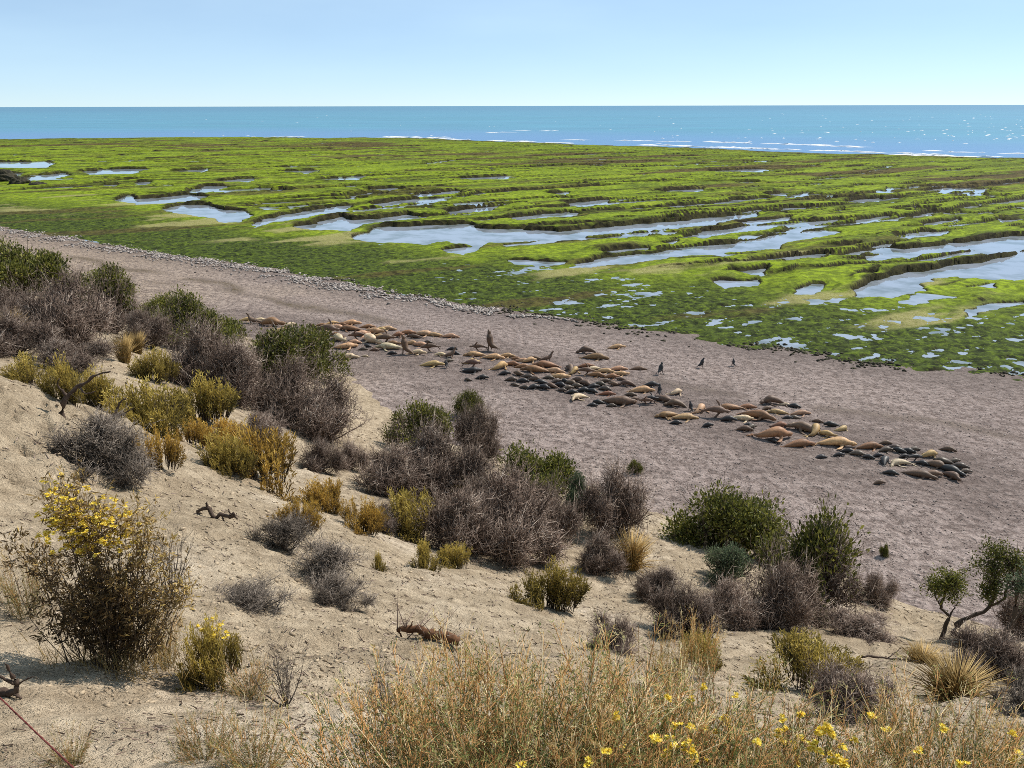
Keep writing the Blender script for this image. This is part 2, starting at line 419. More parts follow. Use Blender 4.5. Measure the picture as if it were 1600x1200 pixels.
CTRL = []                                       # (x, y, z) of the hillside
for px, py, d in [
    (0, 1200, 4.3), (400, 1200, 4.3), (800, 1200, 4.3), (1200, 1200, 4.6), (1600, 1200, 5.2),
    (0, 1060, 5.7), (150, 1060, 5.9), (400, 1060, 6.6), (800, 1060, 7.8), (1200, 1075, 9.2), (1600, 1075, 10.5),
    (0, 940, 7.4), (300, 940, 8.3), (560, 960, 9.4), (680, 1000, 9.2), (860, 940, 14.0), (1000, 1000, 13.0), (1200, 990, 16.0), (1420, 985, 18.5), (1600, 1010, 18.5),
    (0, 830, 9.2), (180, 830, 10.3), (335, 805, 12.3), (450, 860, 12.2), (470, 815, 15.0), (620, 860, 16.5), (760, 880, 19.0), (950, 890, 21.0), (1060, 860, 23.5),
    (0, 715, 11.5), (100, 725, 12.6), (200, 752, 13.6), (0, 605, 14.2), (60, 645, 13.8),
    (330, 720, 21.0), (560, 720, 29.0), (440, 740, 22.5), (180, 600, 25.0), (0, 560, 24.0), (80, 540, 29.0), (260, 560, 33.0), (400, 620, 34.0)]:
    CTRL.append(at_depth(px, py, d))
for px, py, z in [(-200, 405, 0.9), (0, 432, 0.6), (200, 482, 0.6), (400, 542, 0.6), (560, 622, 0.5), (640, 676, 0.6), (760, 722, 0.9), (900, 762, 1.2), (1050, 812, 1.4), (1300, 900, 1.6), (1450, 952, 1.7), (1620, 1000, 1.7), (1900, 1080, 1.7)]:
    b = on_z(px, py, z); CTRL.append(np.array([b[0], b[1], z]))
    e = b + np.array([0.62, 0.78]) * 3.2; CTRL.append(np.array([e[0], e[1], -0.35]))
    e = b + np.array([0.62, 0.78]) * 9.0; CTRL.append(np.array([e[0], e[1], -2.6]))
for p in [(0, 0, 14.3), (-5, 0, 14.4), (5, 0, 14.1), (0, -8, 14.6), (-14, -4, 14.6), (14, -4, 13.4), (-22, 8, 13.2), (-32, 22, 10.5), (-45, 40, 7.5), (16, 5, 9.0), (24, 2, 8.2), (34, -6, 9.0), (-30, -10, 15), (30, -15, 11)]:
    CTRL.append(np.array(p, float))
CTRL = np.array(CTRL)
def _tps(r2): return 0.5 * r2 * np.log(r2 + 1e-9)
_n = len(CTRL)
_K = _tps((CTRL[:, None, 0] - CTRL[None, :, 0]) ** 2 + (CTRL[:, None, 1] - CTRL[None, :, 1]) ** 2) + np.eye(_n) * 3.0
_P = np.hstack([np.ones((_n, 1)), CTRL[:, :2]])
_A = np.zeros((_n + 3, _n + 3)); _A[:_n, :_n] = _K; _A[:_n, _n:] = _P; _A[_n:, :_n] = _P.T
_W = np.linalg.solve(_A, np.concatenate([CTRL[:, 2], np.zeros(3)]))
def hill_base(x, y):
    x = np.asarray(x, float); y = np.asarray(y, float); s = x.shape
    x = x.ravel(); y = y.ravel(); out = np.empty(len(x))
    for i in range(0, len(x), 20000):
        xs = x[i:i + 20000]; ys = y[i:i + 20000]
        r2 = (xs[:, None] - CTRL[None, :, 0]) ** 2 + (ys[:, None] - CTRL[None, :, 1]) ** 2
        out[i:i + 20000] = _tps(r2) @ _W[:_n] + _W[_n] + _W[_n + 1] * xs + _W[_n + 2] * ys
    return np.minimum(out.reshape(s), 15.2)
def hill_z(x, y, fine=True):
    z = hill_base(x, y)
    z = z + 0.22 * fbm(x / 5.0, y / 5.0, 3, 5) * sstep(2, 7, np.hypot(x, y))
    if fine:
        # rills running down the slope, clods and footprints
        u = (x * 0.78 - y * 0.62)
        g = np.abs(fbm(u / 1.1, (x * 0.62 + y * 0.78) / 5.0, 3, 31))
        z = z - 0.10 * (1 - sstep(0.0, 0.22, g)) * sstep(3, 8, np.hypot(x, y))
        z = z + 0.075 * fbm(x / 0.8, y / 0.8, 3, 8) + 0.03 * fbm(x / 0.17, y / 0.17, 2, 9)
        # eroded bank at the left
        bx = sstep(-5.5, -7.5, x) * sstep(6, 9, y) * sstep(20, 16, y)
        st = fbm(x / 1.5 + 0.4 * fbm(x / .5, y / .5, 2, 78), y / 1.1, 4, 77, 0.55) * 3.2
        z = z + bx * (0.13 * (np.floor(st) + sstep(0.45, 0.95, st - np.floor(st))) + 0.20 * fbm(x / .45, y / .45, 4, 79, .6))
    return z
def shore_d(x, y): return side_dist(SHORE, x, y)
def beach_z(x, y, fine=True):
    D = shore_d(x, y)
    if fine: D = D + 1.3 * fbm(x / 4, y / 4, 3, 41)
    z = np.where(D > 0, -0.55 + 0.030 * D, -0.55 + 0.10 * D)
    z = z + 0.05 * fbm(x / 6, y / 6, 3, 42)
    if fine:
        z = z + 0.06 * fbm(x / 0.6, y / 0.6, 3, 43, 0.65) + 0.03 * fbm((x * .84 - y * .54) / 3.5, (x * .54 + y * .84) / 0.9, 2, 44)
    return z

POOLS_PX = [
    [(-260, 252), (0, 253), (80, 253), (86, 257), (75, 263), (0, 263), (-260, 263)],
    [(-40, 272), (0, 271), (36, 271), (36, 274), (0, 276), (-40, 276)],
    [(35, 278), (100, 270), (112, 274), (80, 281), (40, 283)],
    [(125, 268), (190, 264), (236, 264), (205, 272), (140, 274)],
    [(180, 313), (200, 305), (215, 311), (250, 309), (290, 304), (328, 307), (310, 313), (270, 317), (220, 320), (190, 317)],
    [(285, 301), (325, 291), (362, 291), (340, 298), (300, 303)],
    [(250, 327), (280, 319), (330, 321), (352, 328), (387, 330), (392, 338), (380, 347), (345, 349), (325, 339), (280, 335)],
    [(385, 351), (440, 337), (520, 323), (546, 321), (540, 331), (500, 337), (470, 342), (430, 348), (400, 355)],
    [(455, 354), (530, 339), (560, 343), (640, 335), (662, 339), (600, 347), (570, 353), (545, 362), (520, 360), (480, 359)],
    [(545, 372), (590, 355), (690, 351), (735, 351), (742, 357), (872, 361), (835, 371), (770, 380), (740, 385), (700, 378), (660, 383), (580, 379)],
    [(688, 391), (760, 382), (742, 393), (718, 399)],
    [(735, 380), (800, 370), (900, 358), (1050, 346), (1192, 334), (1187, 341), (1100, 352), (980, 365), (880, 375), (800, 381)],
    [(575, 320), (640, 312), (722, 307), (640, 319), (590, 324)],
    [(895, 413), (950, 401), (1060, 390), (1180, 373), (1240, 362), (1312, 360), (1300, 367), (1228, 380), (1212, 390), (1080, 401), (1000, 409), (940, 418), (905, 420)],
    [(800, 408), (890, 407), (880, 413), (810, 415)],
    [(1300, 410), (1345, 401), (1430, 387), (1520, 376), (1600, 368), (1700, 358), (1700, 372), (1600, 384), (1520, 394), (1420, 405)],
    [(1325, 463), (1360, 439), (1440, 424), (1530, 413), (1600, 392), (1720, 372), (1720, 400), (1600, 422), (1572, 434), (1550, 439), (1480, 434), (1447, 444), (1440, 455), (1380, 467)],
    [(1392, 477), (1430, 457), (1488, 460), (1422, 479)],
    [(1238, 452), (1260, 443), (1285, 444), (1266, 460), (1240, 461)],
    [(1118, 441), (1178, 434), (1166, 446), (1122, 454)],
    [(1525, 477), (1580, 467), (1592, 474), (1550, 488), (1522, 498)],
    [(1125, 426), (1205, 419), (1190, 430)],
    [(1060, 372), (1110, 368), (1100, 373)], [(1010, 380), (1060, 376), (1050, 381)],
    [(1330, 345), (1400, 335), (1395, 340), (1340, 350)], [(1440, 350), (1500, 340), (1495, 346), (1450, 355)],
    [(1555, 345), (1570, 338), (1575, 350), (1560, 352)], [(1180, 305), (1240, 302), (1230, 308)],
    [(850, 303), (890, 300), (880, 305)], [(1320, 430), (1380, 424), (1370, 430)], [(1250, 470), (1330, 462), (1310, 470)],
    [(800, 340), (850, 335), (905, 332), (890, 339), (800, 346)], [(1078, 368), (1130, 358), (1190, 350), (1180, 358), (1095, 373)], [(1150, 348), (1245, 338), (1235, 346), (1160, 353)],
    [(690, 332), (760, 324), (800, 320), (770, 329), (700, 337)], [(880, 318), (960, 311), (950, 318), (890, 323)], [(1225, 352), (1315, 342), (1305, 350), (1235, 358)], [(640, 305), (720, 298), (710, 304), (650, 310)],
    [(940, 392), (1020, 385), (1010, 392), (950, 398)], [(1395, 372), (1490, 360), (1480, 368), (1400, 379)], [(1010, 300), (1100, 295), (1090, 301)], [(1290, 318), (1380, 308), (1370, 316)], [(330, 283), (400, 279), (390, 285)], [(480, 281), (570, 276), (560, 282)], [(700, 280), (800, 275), (790, 281)], [(260, 268), (330, 264), (320, 270)], [(1100, 268), (1200, 264), (1190, 270)], [(1420, 300), (1500, 292), (1490, 299)],
    [(430, 268), (500, 266), (480, 272)], [(200, 286), (240, 284), (230, 289)], [(155, 290), (185, 288), (180, 292)],
    [(560, 296), (625, 294), (610, 299)], [(1490, 448), (1560, 442), (1545, 452)], [(1410, 412), (1470, 408), (1450, 414)]]
POOLS = [np.array([on_z(x, y, WATER_Z) for x, y in P]) for P in POOLS_PX]
CRACKS_PX = [
    ([(350, 301), (450, 297), (560, 293)], 1.4), ([(560, 332), (640, 322), (700, 312), (760, 303), (860, 296), (980, 290)], 2.0),
    ([(800, 341), (880, 335), (1050, 326), (1120, 320), (1200, 311)], 2.0), ([(800, 359), (1000, 348), (1180, 334), (1290, 325), (1400, 311), (1530, 294), (1640, 280)], 1.6),
    ([(1150, 378), (1280, 357), (1400, 344), (1500, 330), (1610, 312), (1700, 300)], 2.0), ([(1040, 420), (1150, 414), (1240, 408), (1340, 399), (1410, 391)], 1.8),
    ([(800, 386), (870, 377), (1000, 371), (1075, 364)], 1.1), ([(500, 306), (600, 300), (700, 297)], 1.4), ([(0, 300), (120, 290), (240, 278)], 1.2),
    ([(880, 290), (1050, 283), (1200, 285)], 1.6), ([(600, 345), (700, 338), (800, 330), (900, 322)], 1.3), ([(420, 312), (520, 308), (600, 302)], 1.2),
    ([(1380, 420), (1480, 408), (1600, 388)], 1.0), ([(1180, 430), (1300, 420), (1400, 410)], 0.8), ([(640, 268), (800, 262), (950, 258)], 2.5), ([(100, 240), (300, 236), (520, 233)], 3.0)]
CRACKS = [(np.array([on_z(x, y, WATER_Z + 0.1) for x, y in P]), w) for P, w in CRACKS_PX]

def reef_fields(x, y):
    D = -shore_d(x, y)                           # metres seaward of the beach edge
    E = side_dist(SEAWARD, x, y)                 # metres inside the seaward edge
    Dn = D + 3.0 * fbm(x / 9, y / 9, 3, 51)
    En = E + 9.0 * fbm(x / 22, y / 22, 4, 52)
    wx = x + 1.3 * fbm(x / 5, y / 5, 3, 53) + 0.4 * fbm(x / 1.3, y / 1.3, 2, 54)
    wy = y + 1.3 * fbm(x / 5, y / 5, 3, 55) + 0.4 * fbm(x / 1.3, y / 1.3, 2, 56)
    a, b = 0.88, 0.47
    u = x * a + y * b; v = -x * b + y * a        # along and across the ledges
    ridge = fbm(u / 26, v / 5.0, 4, 57)
    top = WATER_Z + 0.30 + 0.10 * ridge + 0.06 * fbm(x / 2.2, y / 2.2, 3, 58) + 0.055 * fbm(x / 0.8, y / 0.8, 3, 59)
    # the shore zone is lower and broken into small puddles, more so to the right
    zone = 1 - sstep(16, 34, Dn)
    right = sstep(-8, 12, x)
    low = WATER_Z + 0.10 - 0.03 * right + 0.20 * fbm(u / 3.4, v / 1.15, 5, 60, 0.68) + 0.09 * fbm(x / 0.7, y / 0.7, 2, 61)
    low = np.where(x < -8, np.maximum(low, WATER_Z + 0.04 + 0.05 * fbm(x / 0.8, y / 0.8, 2, 68)), low)
    top = top * (1 - zone) + low * zone
    # dipping beds: each bed ends in a low scarp towards the beach and slopes away seaward
    lift = np.zeros(x.shape); scarp = np.zeros(x.shape)
    ph = v / 8.5 + 1.1 * fbm(u / 55, v / 26, 3, 67); fr_ = ph - np.floor(ph)
    amp = 0.24 * sstep(-0.25, 0.35, fbm(u / 24 + 7.7 * np.floor(ph), v / 60, 3, 69)) * sstep(24, 40, Dn)
    lift = np.maximum(lift, amp * sstep(0, 0.035, fr_) * (1 - fr_)); scarp = np.maximum(scarp, (amp > 0.08) * (1 - sstep(0.05, 0.13, fr_)) * sstep(0, .02, fr_))
    for P, w in CRACKS:
        m = (x > P[:, 0].min() - 6) & (x < P[:, 0].max() + 6) & (y > P[:, 1].min() - 25) & (y < P[:, 1].max() + 25)
        if not m.any(): continue
        sd = -side_dist(P, wx[m], wy[m])
        taper = sstep(P[:, 0].min() - 5, P[:, 0].min() + 5, x[m]) * sstep(P[:, 0].max() + 5, P[:, 0].max() - 5, x[m]) * (0.75 + 0.35 * vnoise(x[m] / 7, y[m] / 7, 62))
        lift[m] = np.maximum(lift[m], 0.58 * taper * sstep(0.0, 0.35, sd) * np.clip(1 - sd / 15, 0, 1))
        scarp[m] = np.maximum(scarp[m], taper * sstep(-0.9, -0.3, sd) * sstep(0.9, 0.4, sd))
    carve = np.zeros(x.shape); low_bank = np.zeros(x.shape)
    for P in POOLS:
        m = (x > P[:, 0].min() - 4) & (x < P[:, 0].max() + 4) & (y > P[:, 1].min() - 4) & (y < P[:, 1].max() + 4)
        if m.any():
            s = poly_sdf(P, wx[m], wy[m])
            carve[m] = np.maximum(carve[m], 1 - sstep(-0.5, 0.2, s))
            s2 = poly_sdf(P, wx[m] + 0.47 * 2.6, wy[m] - 0.88 * 2.6)
            bank = sstep(0.8, -0.8, s2) * (s > 0) * sstep(5.0, 1.0, s)
            for sh in (1.5, 3.5):
                low_bank[m] = np.maximum(low_bank[m], sstep(0.6, -0.6, poly_sdf(P, wx[m] - 0.47 * sh, wy[m] + 0.88 * sh)))
            lift[m] = np.maximum(lift[m], 0.36 * bank); scarp[m] = np.maximum(scarp[m], bank * sstep(1.0, 0.5, s))
    for P, w in CRACKS:
        m = (x > P[:, 0].min() - 4) & (x < P[:, 0].max() + 4) & (y > P[:, 1].min() - 4) & (y < P[:, 1].max() + 4)
        if m.any():
            s = line_dist(P, wx[m] + 0.47 * w * .6, wy[m] - 0.88 * w * .6) - w * (0.45 + 0.45 * vnoise(x[m] / 6, y[m] / 6, 62))
            carve[m] = np.maximum(carve[m], 0.80 * (1 - sstep(-0.35, 0.45, s)))
    # scattered little pools in the far meadow
    sp = fbm(u / 9, v / 3.0, 4, 63, 0.6)
    far = sstep(38, 60, Dn)
    dens = 0.20 + 0.16 * fbm(x / 40, y / 40, 2, 64)
    carve = np.maximum(carve, far * sstep(dens + 0.06, dens + 0.20, sp) * 0.9)
    stt = fbm(u / 30, v / 4.4, 4, 164, 0.55)
    carve = np.maximum(carve, sstep(30, 42, Dn) * sstep(150, 90, Dn) * sstep(0.27, 0.36, stt))
    crk = np.abs(fbm(u / 34, v / 4.6, 4, 65))
    carve = np.maximum(carve, 0.72 * sstep(26, 44, Dn) * (1 - sstep(0.015, 0.055, crk)) * sstep(0.0, 0.2, fbm(x / 30, y / 30, 2, 66)))
    floor = WATER_Z - 0.22
    top = top + lift * (1 - zone)
    top = top * (1 - .8 * low_bank) + (WATER_Z + .08 + 0.4 * (top - WATER_Z - .3)) * .8 * low_bank
    z = top * (1 - carve) + floor * carve
    z = np.where(En < 4, z - 0.10 * (4 - En), z)
    z = np.maximum(z, -3.0)
    z = np.where(Dn < 1.5, z - 0.16 * (1.5 - Dn), z)
    # what grows where
    weed = np.clip(1 - sstep(12, 30, Dn + 7 * fbm(x / 5, y / 5, 3, 71)), 0, 1) * 0.97
    weed = np.maximum(weed, sstep(0.10, 0.34, fbm(u / 18, v / 4, 5, 72, 0.6)) * 0.55)
    dist_edge = E / (E + D + 1e-6)
    brown = sstep(0.02, 0.28, fbm(u / 40, v / 9, 4, 73) - np.abs(dist_edge - 0.33) * 3.0 + 0.22)
    brown = np.maximum(brown * 0.9, sstep(0.20, 0.42, fbm(u / 30, v / 6, 5, 76, 0.6)) * 0.6)
    brown = np.maximum(brown, 0.7 * sstep(14, 2, En))
    far_dull = sstep(0.55, 0.15, dist_edge)
    weed = np.maximum(weed, far_dull * (0.05 + 0.40 * sstep(-0.2, 0.3, fbm(u / 25, v / 7, 4, 171))))
    silt = sstep(0.12, 0.36, fbm(u / 14, v / 5, 4, 74) - np.abs(Dn - 24) / 60) * sstep(7, 15, Dn) * 0.8
    rock = np.maximum(sstep(0.25, 0.7, carve) * 0.95, scarp * 0.9 * (1 - zone))  # bare walls and trenches, with scarp shade painted in as darker colour
    return z, weed, brown, silt, rock, carve

def ground_z(x, y):
    return np.maximum(hill_z(x, y), beach_z(x, y))
_ds = np.geomspace(2.2, 170, 900)
def hit(px, py):
    """where the sight line of a photograph pixel meets the ground: point and depth"""
    v = ray(px, py)
    X = v[0] * _ds; Y = v[1] * _ds; Z = CAM_H + v[2] * _ds
    g = np.maximum(hill_z(X, Y, False), beach_z(X, Y, False))
    k = np.argmax(Z < g)
    if not (Z < g).any(): k = len(_ds) - 1
    d = _ds[k]
    if k > 0:
        a, b = Z[k - 1] - g[k - 1], g[k] - Z[k]
        d = _ds[k - 1] + (_ds[k] - _ds[k - 1]) * a / (a + b + 1e-9)
    x, y = v[0] * d, v[1] * d
    return np.array([x, y, float(ground_z(np.array([x]), np.array([y]))[0])]), d

# ------------------------------------------------------------------ setting meshes
def fan(a0, a1, na, r0, r1, nr):
    A = np.radians(np.linspace(a0, a1, na)); R = np.geomspace(r0, r1, nr)
    AA, RR = np.meshgrid(A, R)
    X = (np.sin(AA) * RR).ravel(); Y = (np.cos(AA) * RR).ravel()
    i = np.arange(nr - 1)[:, None] * na + np.arange(na - 1)[None, :]
    F = np.stack([i, i + 1, i + na + 1, i + na], -1).reshape(-1, 4)[:, ::-1]
    return X, Y, F

X, Y, F = fan(-110, 110, 560, 0.6, 125, 470)
Z = hill_z(X, Y)
keep = (Z > -3.5)[F].all(1)
obj('hillside', raw_mesh('hillside', np.stack([X, Y, Z], 1), F[keep], smooth=True), M['sand'], kind='structure')

X, Y, F = fan(-62, 66, 640, 14, 330, 520)
Z = beach_z(X, Y)
D = shore_d(X, Y)
warm = sstep(-5, -45, X + 6 * fbm(X / 8, Y / 8, 2, 81)) * 0.9 + 0.2 * sstep(0, 0.4, fbm(X / 15, Y / 15, 3, 84))
Dw = D + 1.6 * fbm(X / 7, Y / 7, 3, 82)
wrack = np.exp(-((Dw - 7.5) / 0.8) ** 2) * sstep(-0.2, 0.2, fbm(X / 6, Y / 6, 2, 83)) * sstep(5, -20, X) + 0.6 * np.exp(-((Dw - 10.5) / 0.5) ** 2) * sstep(0.0, 0.3, fbm(X / 5, Y / 5, 2, 85))
COLONY = [on_z(px, py, 0.1) for px, py in [(380, 505), (480, 515), (580, 538), (700, 556), (860, 588), (1000, 612), (1150, 652), (1300, 690), (1490, 732)]]
trample = sstep(7.0, 1.5, line_dist(COLONY, X, Y) + 2.5 * fbm(X / 4, Y / 4, 3, 86)) * 0.8
keep = (Z > -2.2)[F].all(1)
obj('beach', raw_mesh('beach', np.stack([X, Y, Z], 1), F[keep], smooth=True, attrs={'shore': D, 'warm': np.clip(warm, 0, 1), 'wrack': np.clip(wrack, 0, 1), 'trample': trample}), M['beach'], kind='structure')

X, Y, F = fan(-46, 50, 780, 36, 640, 640)
Zr, weed, brown, silt, rock, carve = reef_fields(X, Y)
g2 = Zr.reshape(640, 780); XX = X.reshape(640, 780); YY = Y.reshape(640, 780)
dr = np.hypot(np.gradient(XX, axis=0), np.gradient(YY, axis=0)); da = np.hypot(np.gradient(XX, axis=1), np.gradient(YY, axis=1))
slope = np.hypot(np.gradient(g2, axis=0) / dr, np.gradient(g2, axis=1) / da).ravel()
rock = np.maximum(rock, sstep(0.30, 0.55, slope) * 0.97)  # steep faces: no weed, and their shade darkened into the colour
keep = (Zr > -1.9)[F].all(1)
obj('tidal_reef', raw_mesh('tidal_reef', np.stack([X, Y, Zr], 1), F[keep], smooth=True, attrs={'weed': weed, 'brown': brown, 'silt': silt, 'rock': rock}), M['reef'], kind='structure')

# still water in the reef's channels: a sheet that ends inside the reef's seaward rim
X, Y, F = fan(-46, 50, 120, 36, 600, 120)
Ew = side_dist(SEAWARD, X, Y) + 9.0 * fbm(X / 22, Y / 22, 4, 52); Dw2 = -shore_d(X, Y)
keep = ((Ew > 3.0) & (Dw2 > -4))[F].all(1)
obj('tide_pool_water', raw_mesh('tide_pool_water', np.stack([X, Y, np.full(X.shape, WATER_Z)], 1), F[keep], smooth=True), M['pool'], kind='structure')

X, Y, F = fan(-80, 80, 160, 150, 90000, 260)
near = 1 - sstep(20, 260, -side_dist(SEAWARD, X, Y))
swell = 0.12 * fbm(X / 30, Y / 9, 3, 91) * (np.hypot(X, Y) < 3000)
obj('sea', raw_mesh('sea', np.stack([X, Y, -1.08 + swell], 1), F, smooth=True, attrs={'near': near, 'deep': sstep(900, 5000, np.hypot(X, Y))}), M['sea'], kind='structure')

# foam along the breaking edge
mb = MB()
fr = np.random.default_rng(5)
for (x0, y0, x1, y1, n) in [(310, 214, 480, 214, 16), (600, 213.5, 700, 215.5, 34), (640, 216, 800, 220.5, 40), (800, 203, 900, 205, 6), (760, 207, 800, 208, 6), (800, 220.5, 900, 224, 20), (1000, 226, 1160, 231, 40), (1090, 221, 1340, 229, 46), (1130, 230, 1460, 241, 60), (1400, 242, 1600, 246, 30), (900, 218, 1090, 222, 16), (1450, 236, 1600, 240, 10)]:
    for i in range(int(n * .6)):
        t = fr.uniform(); px = x0 + (x1 - x0) * t; py = y0 + (y1 - y0) * t + fr.normal(0, 0.5)
        c = on_z(px, py, -1.0)
        L = fr.uniform(1.0, 6); W = fr.uniform(0.12, 0.6); a = math.radians(-14 + fr.normal(0, 9)); m = 9
        th = np.linspace(0, 2 * math.pi, m, endpoint=False)
        rr = 1 + 0.35 * fr.normal(size=m)
        ex = np.cos(th) * rr * L; ey = np.sin(th) * rr * W * .7
        ring = np.stack([c[0] + ex * math.cos(a) - ey * math.sin(a), c[1] + ex * math.sin(a) + ey * math.cos(a), np.full(m, -1.06)], 1)
        V = np.vstack([ring, [[c[0], c[1], -0.98 + fr.uniform(0.08, 0.3)]]])
        mb.add(V, [[k, (k + 1) % m, m] for k in range(m)], 0.5)
for i in range(170):                                # white specks farther out standing in for sun glitter, most towards the sun
    px = fr.uniform(0, 1620) if i % 5 == 0 else 1620 - 600 * fr.uniform() ** 2.0; c = on_z(px, 176 + 48 * fr.uniform() ** .8 - (9 if px < 700 else 0), -1.0)
    L = fr.uniform(0.3, 1.0) * (1 + np.hypot(*c) / 1100); W = L * fr.uniform(.15, .3); m = 6; th = np.linspace(0, 2 * math.pi, m, endpoint=False); rr = 1 + 0.3 * fr.normal(size=m)
    mb.add(np.vstack([np.stack([c[0] + np.cos(th) * rr * L, c[1] + np.sin(th) * rr * W, np.full(m, -1.05)], 1), [[c[0], c[1], -1.0 + fr.uniform(.1, .3)]]]), [[k, (k + 1) % m, m] for k in range(m)], 0.5)
obj('foam', mb.mesh('foam'), M['foam'], kind='stuff', label='white foam of small waves breaking along the reef edge, white specks for sun glitter offshore')

# stones: lumps made of a jittered octahedron subdivided to 8 faces
OCT = np.array([[1, 0, 0], [-1, 0, 0], [0, 1, 0], [0, -1, 0], [0, 0, 1], [0, 0, -1]], float)
OCTF = np.array([[0, 2, 4], [2, 1, 4], [1, 3, 4], [3, 0, 4], [2, 0, 5], [1, 2, 5], [3, 1, 5], [0, 3, 5]])
def stones(name, pts, size, mat, seed, flat=0.6, **props):
    r = np.random.default_rng(seed); n = len(pts)
    V = OCT[None] * (1 + 0.35 * r.normal(size=(n, 6, 1)).clip(-1.5, 1.5))
    a = r.uniform(0, 6.28, n); ca, sa = np.cos(a)[:, None], np.sin(a)[:, None]
    st = r.uniform(0.7, 1.5, (n, 1))
    x = V[:, :, 0] * st; y = V[:, :, 1]
    V = np.stack([x * ca - y * sa, x * sa + y * ca, V[:, :, 2] * flat], 2) * np.asarray(size)[:, None, None] + np.asarray(pts)[:, None, :]
    Fs = (OCTF[None] + (np.arange(n) * 6)[:, None, None]).reshape(-1, 3)
    me = raw_mesh(name, V.reshape(-1, 3), Fs, np.repeat(r.uniform(0, 1, n), 6), False)
    return obj(name, me, mat, **props)
def strew(n, seed, rmin, rmax, amin, amax, test):
    r = np.random.default_rng(seed); out = []
    while len(out) < n:
        a = np.radians(r.uniform(amin, amax, 4 * n)); q = np.exp(r.uniform(math.log(rmin), math.log(rmax), 4 * n))
        x = np.sin(a) * q; y = np.cos(a) * q; ok = test(x, y, r)
        out += list(zip(x[ok], y[ok]))
        if not ok.any(): break
    return np.array(out[:n])
q = strew(5200, 21, 62, 190, -44, 6, lambda x, y, r: (np.abs(shore_d(x, y) + 0.2 + 1.3 * fbm(x / 4, y / 4, 3, 41)) < np.abs(r.normal(0, 1.5, x.shape)) * sstep(10, -18, x)) & (fbm(x / 3, y / 3, 3, 45) > -0.25))
stones('shingle_bank', np.column_stack([q, beach_z(q[:, 0], q[:, 1]) + 0.05]), np.random.default_rng(1).uniform(0.06, 0.19, len(q)), M['shells'], 2, kind='stuff', label='pale shingle and shells along the upper edge of the reef')
q = strew(1100, 24, 40, 90, -15, 44, lambda x, y, r: (np.abs(shore_d(x, y) + 1.6 + 1.3 * fbm(x / 4, y / 4, 3, 41)) < np.abs(r.normal(0, 1.3, x.shape))) & (fbm(x / 2.5, y / 2.5, 3, 46) > 0.0))
stones('weedy_rocks', np.column_stack([q, np.maximum(beach_z(q[:, 0], q[:, 1]), WATER_Z) + 0.03]), np.random.default_rng(8).uniform(0.06, 0.20, len(q)), M['rock'], 9, kind='stuff', label='dark weed covered stones along the wet lower edge of the beach')
q = strew(9000, 22, 18, 95, -40, 46, lambda x, y, r: (shore_d(x, y) > 0.5) & (hill_base(x, y) < -0.2))
stones('gravel', np.column_stack([q, beach_z(q[:, 0], q[:, 1]) + 0.01]), np.random.default_rng(2).uniform(0.015, 0.05, len(q)), M['gravel'], 3, kind='stuff', label='gravel scattered over the mauve grey beach')
q = strew(15000, 23, 2.6, 45, -60, 50, lambda x, y, r: (hill_base(x, y) > 0.8) & (fbm(x / 2.0, y / 2.0, 3, 99) > -0.1))
stones('sand_clods', np.column_stack([q, hill_z(q[:, 0], q[:, 1]) + 0.004]), (0.006 + 0.03 * np.random.default_rng(3).uniform(0, 1, len(q)) ** 2.2) * (0.6 + np.hypot(q[:, 0], q[:, 1]) / 18), M['clod'], 4, kind='stuff', label='crumbled sand clods and pebbles on the pale slope')

# twig litter on the slope
r = np.random.default_rng(31)
q = strew(9000, 25, 2.6, 42, -60, 50, lambda x, y, r: (hill_base(x, y) > 0.8) & (fbm(x / 1.6, y / 1.6, 3, 98) > -0.12))
z = hill_z(q[:, 0], q[:, 1]) + 0.012
a = r.uniform(0, 6.28, len(q)); L = r.uniform(0.02, 0.11, len(q)) * r.uniform(.5, 1.3, len(q)) * (0.6 + np.hypot(q[:, 0], q[:, 1]) / 18)
p0 = np.column_stack([q, z]); e = q + np.stack([np.cos(a), np.sin(a)], 1) * L[:, None]
p1 = np.column_stack([e, hill_z(e[:, 0], e[:, 1]) + r.uniform(0.005, 0.04, len(q))])
mb = MB(); add_spikes(mb, p0, p1, 0.004 + 0.0005 * np.hypot(q[:, 0], q[:, 1]), r.uniform(0, 0.9, len(q)))
obj('twig_litter', mb.mesh('twig_litter'), M['twig'], kind='stuff', label='dry twig litter strewn over the sandy slope')

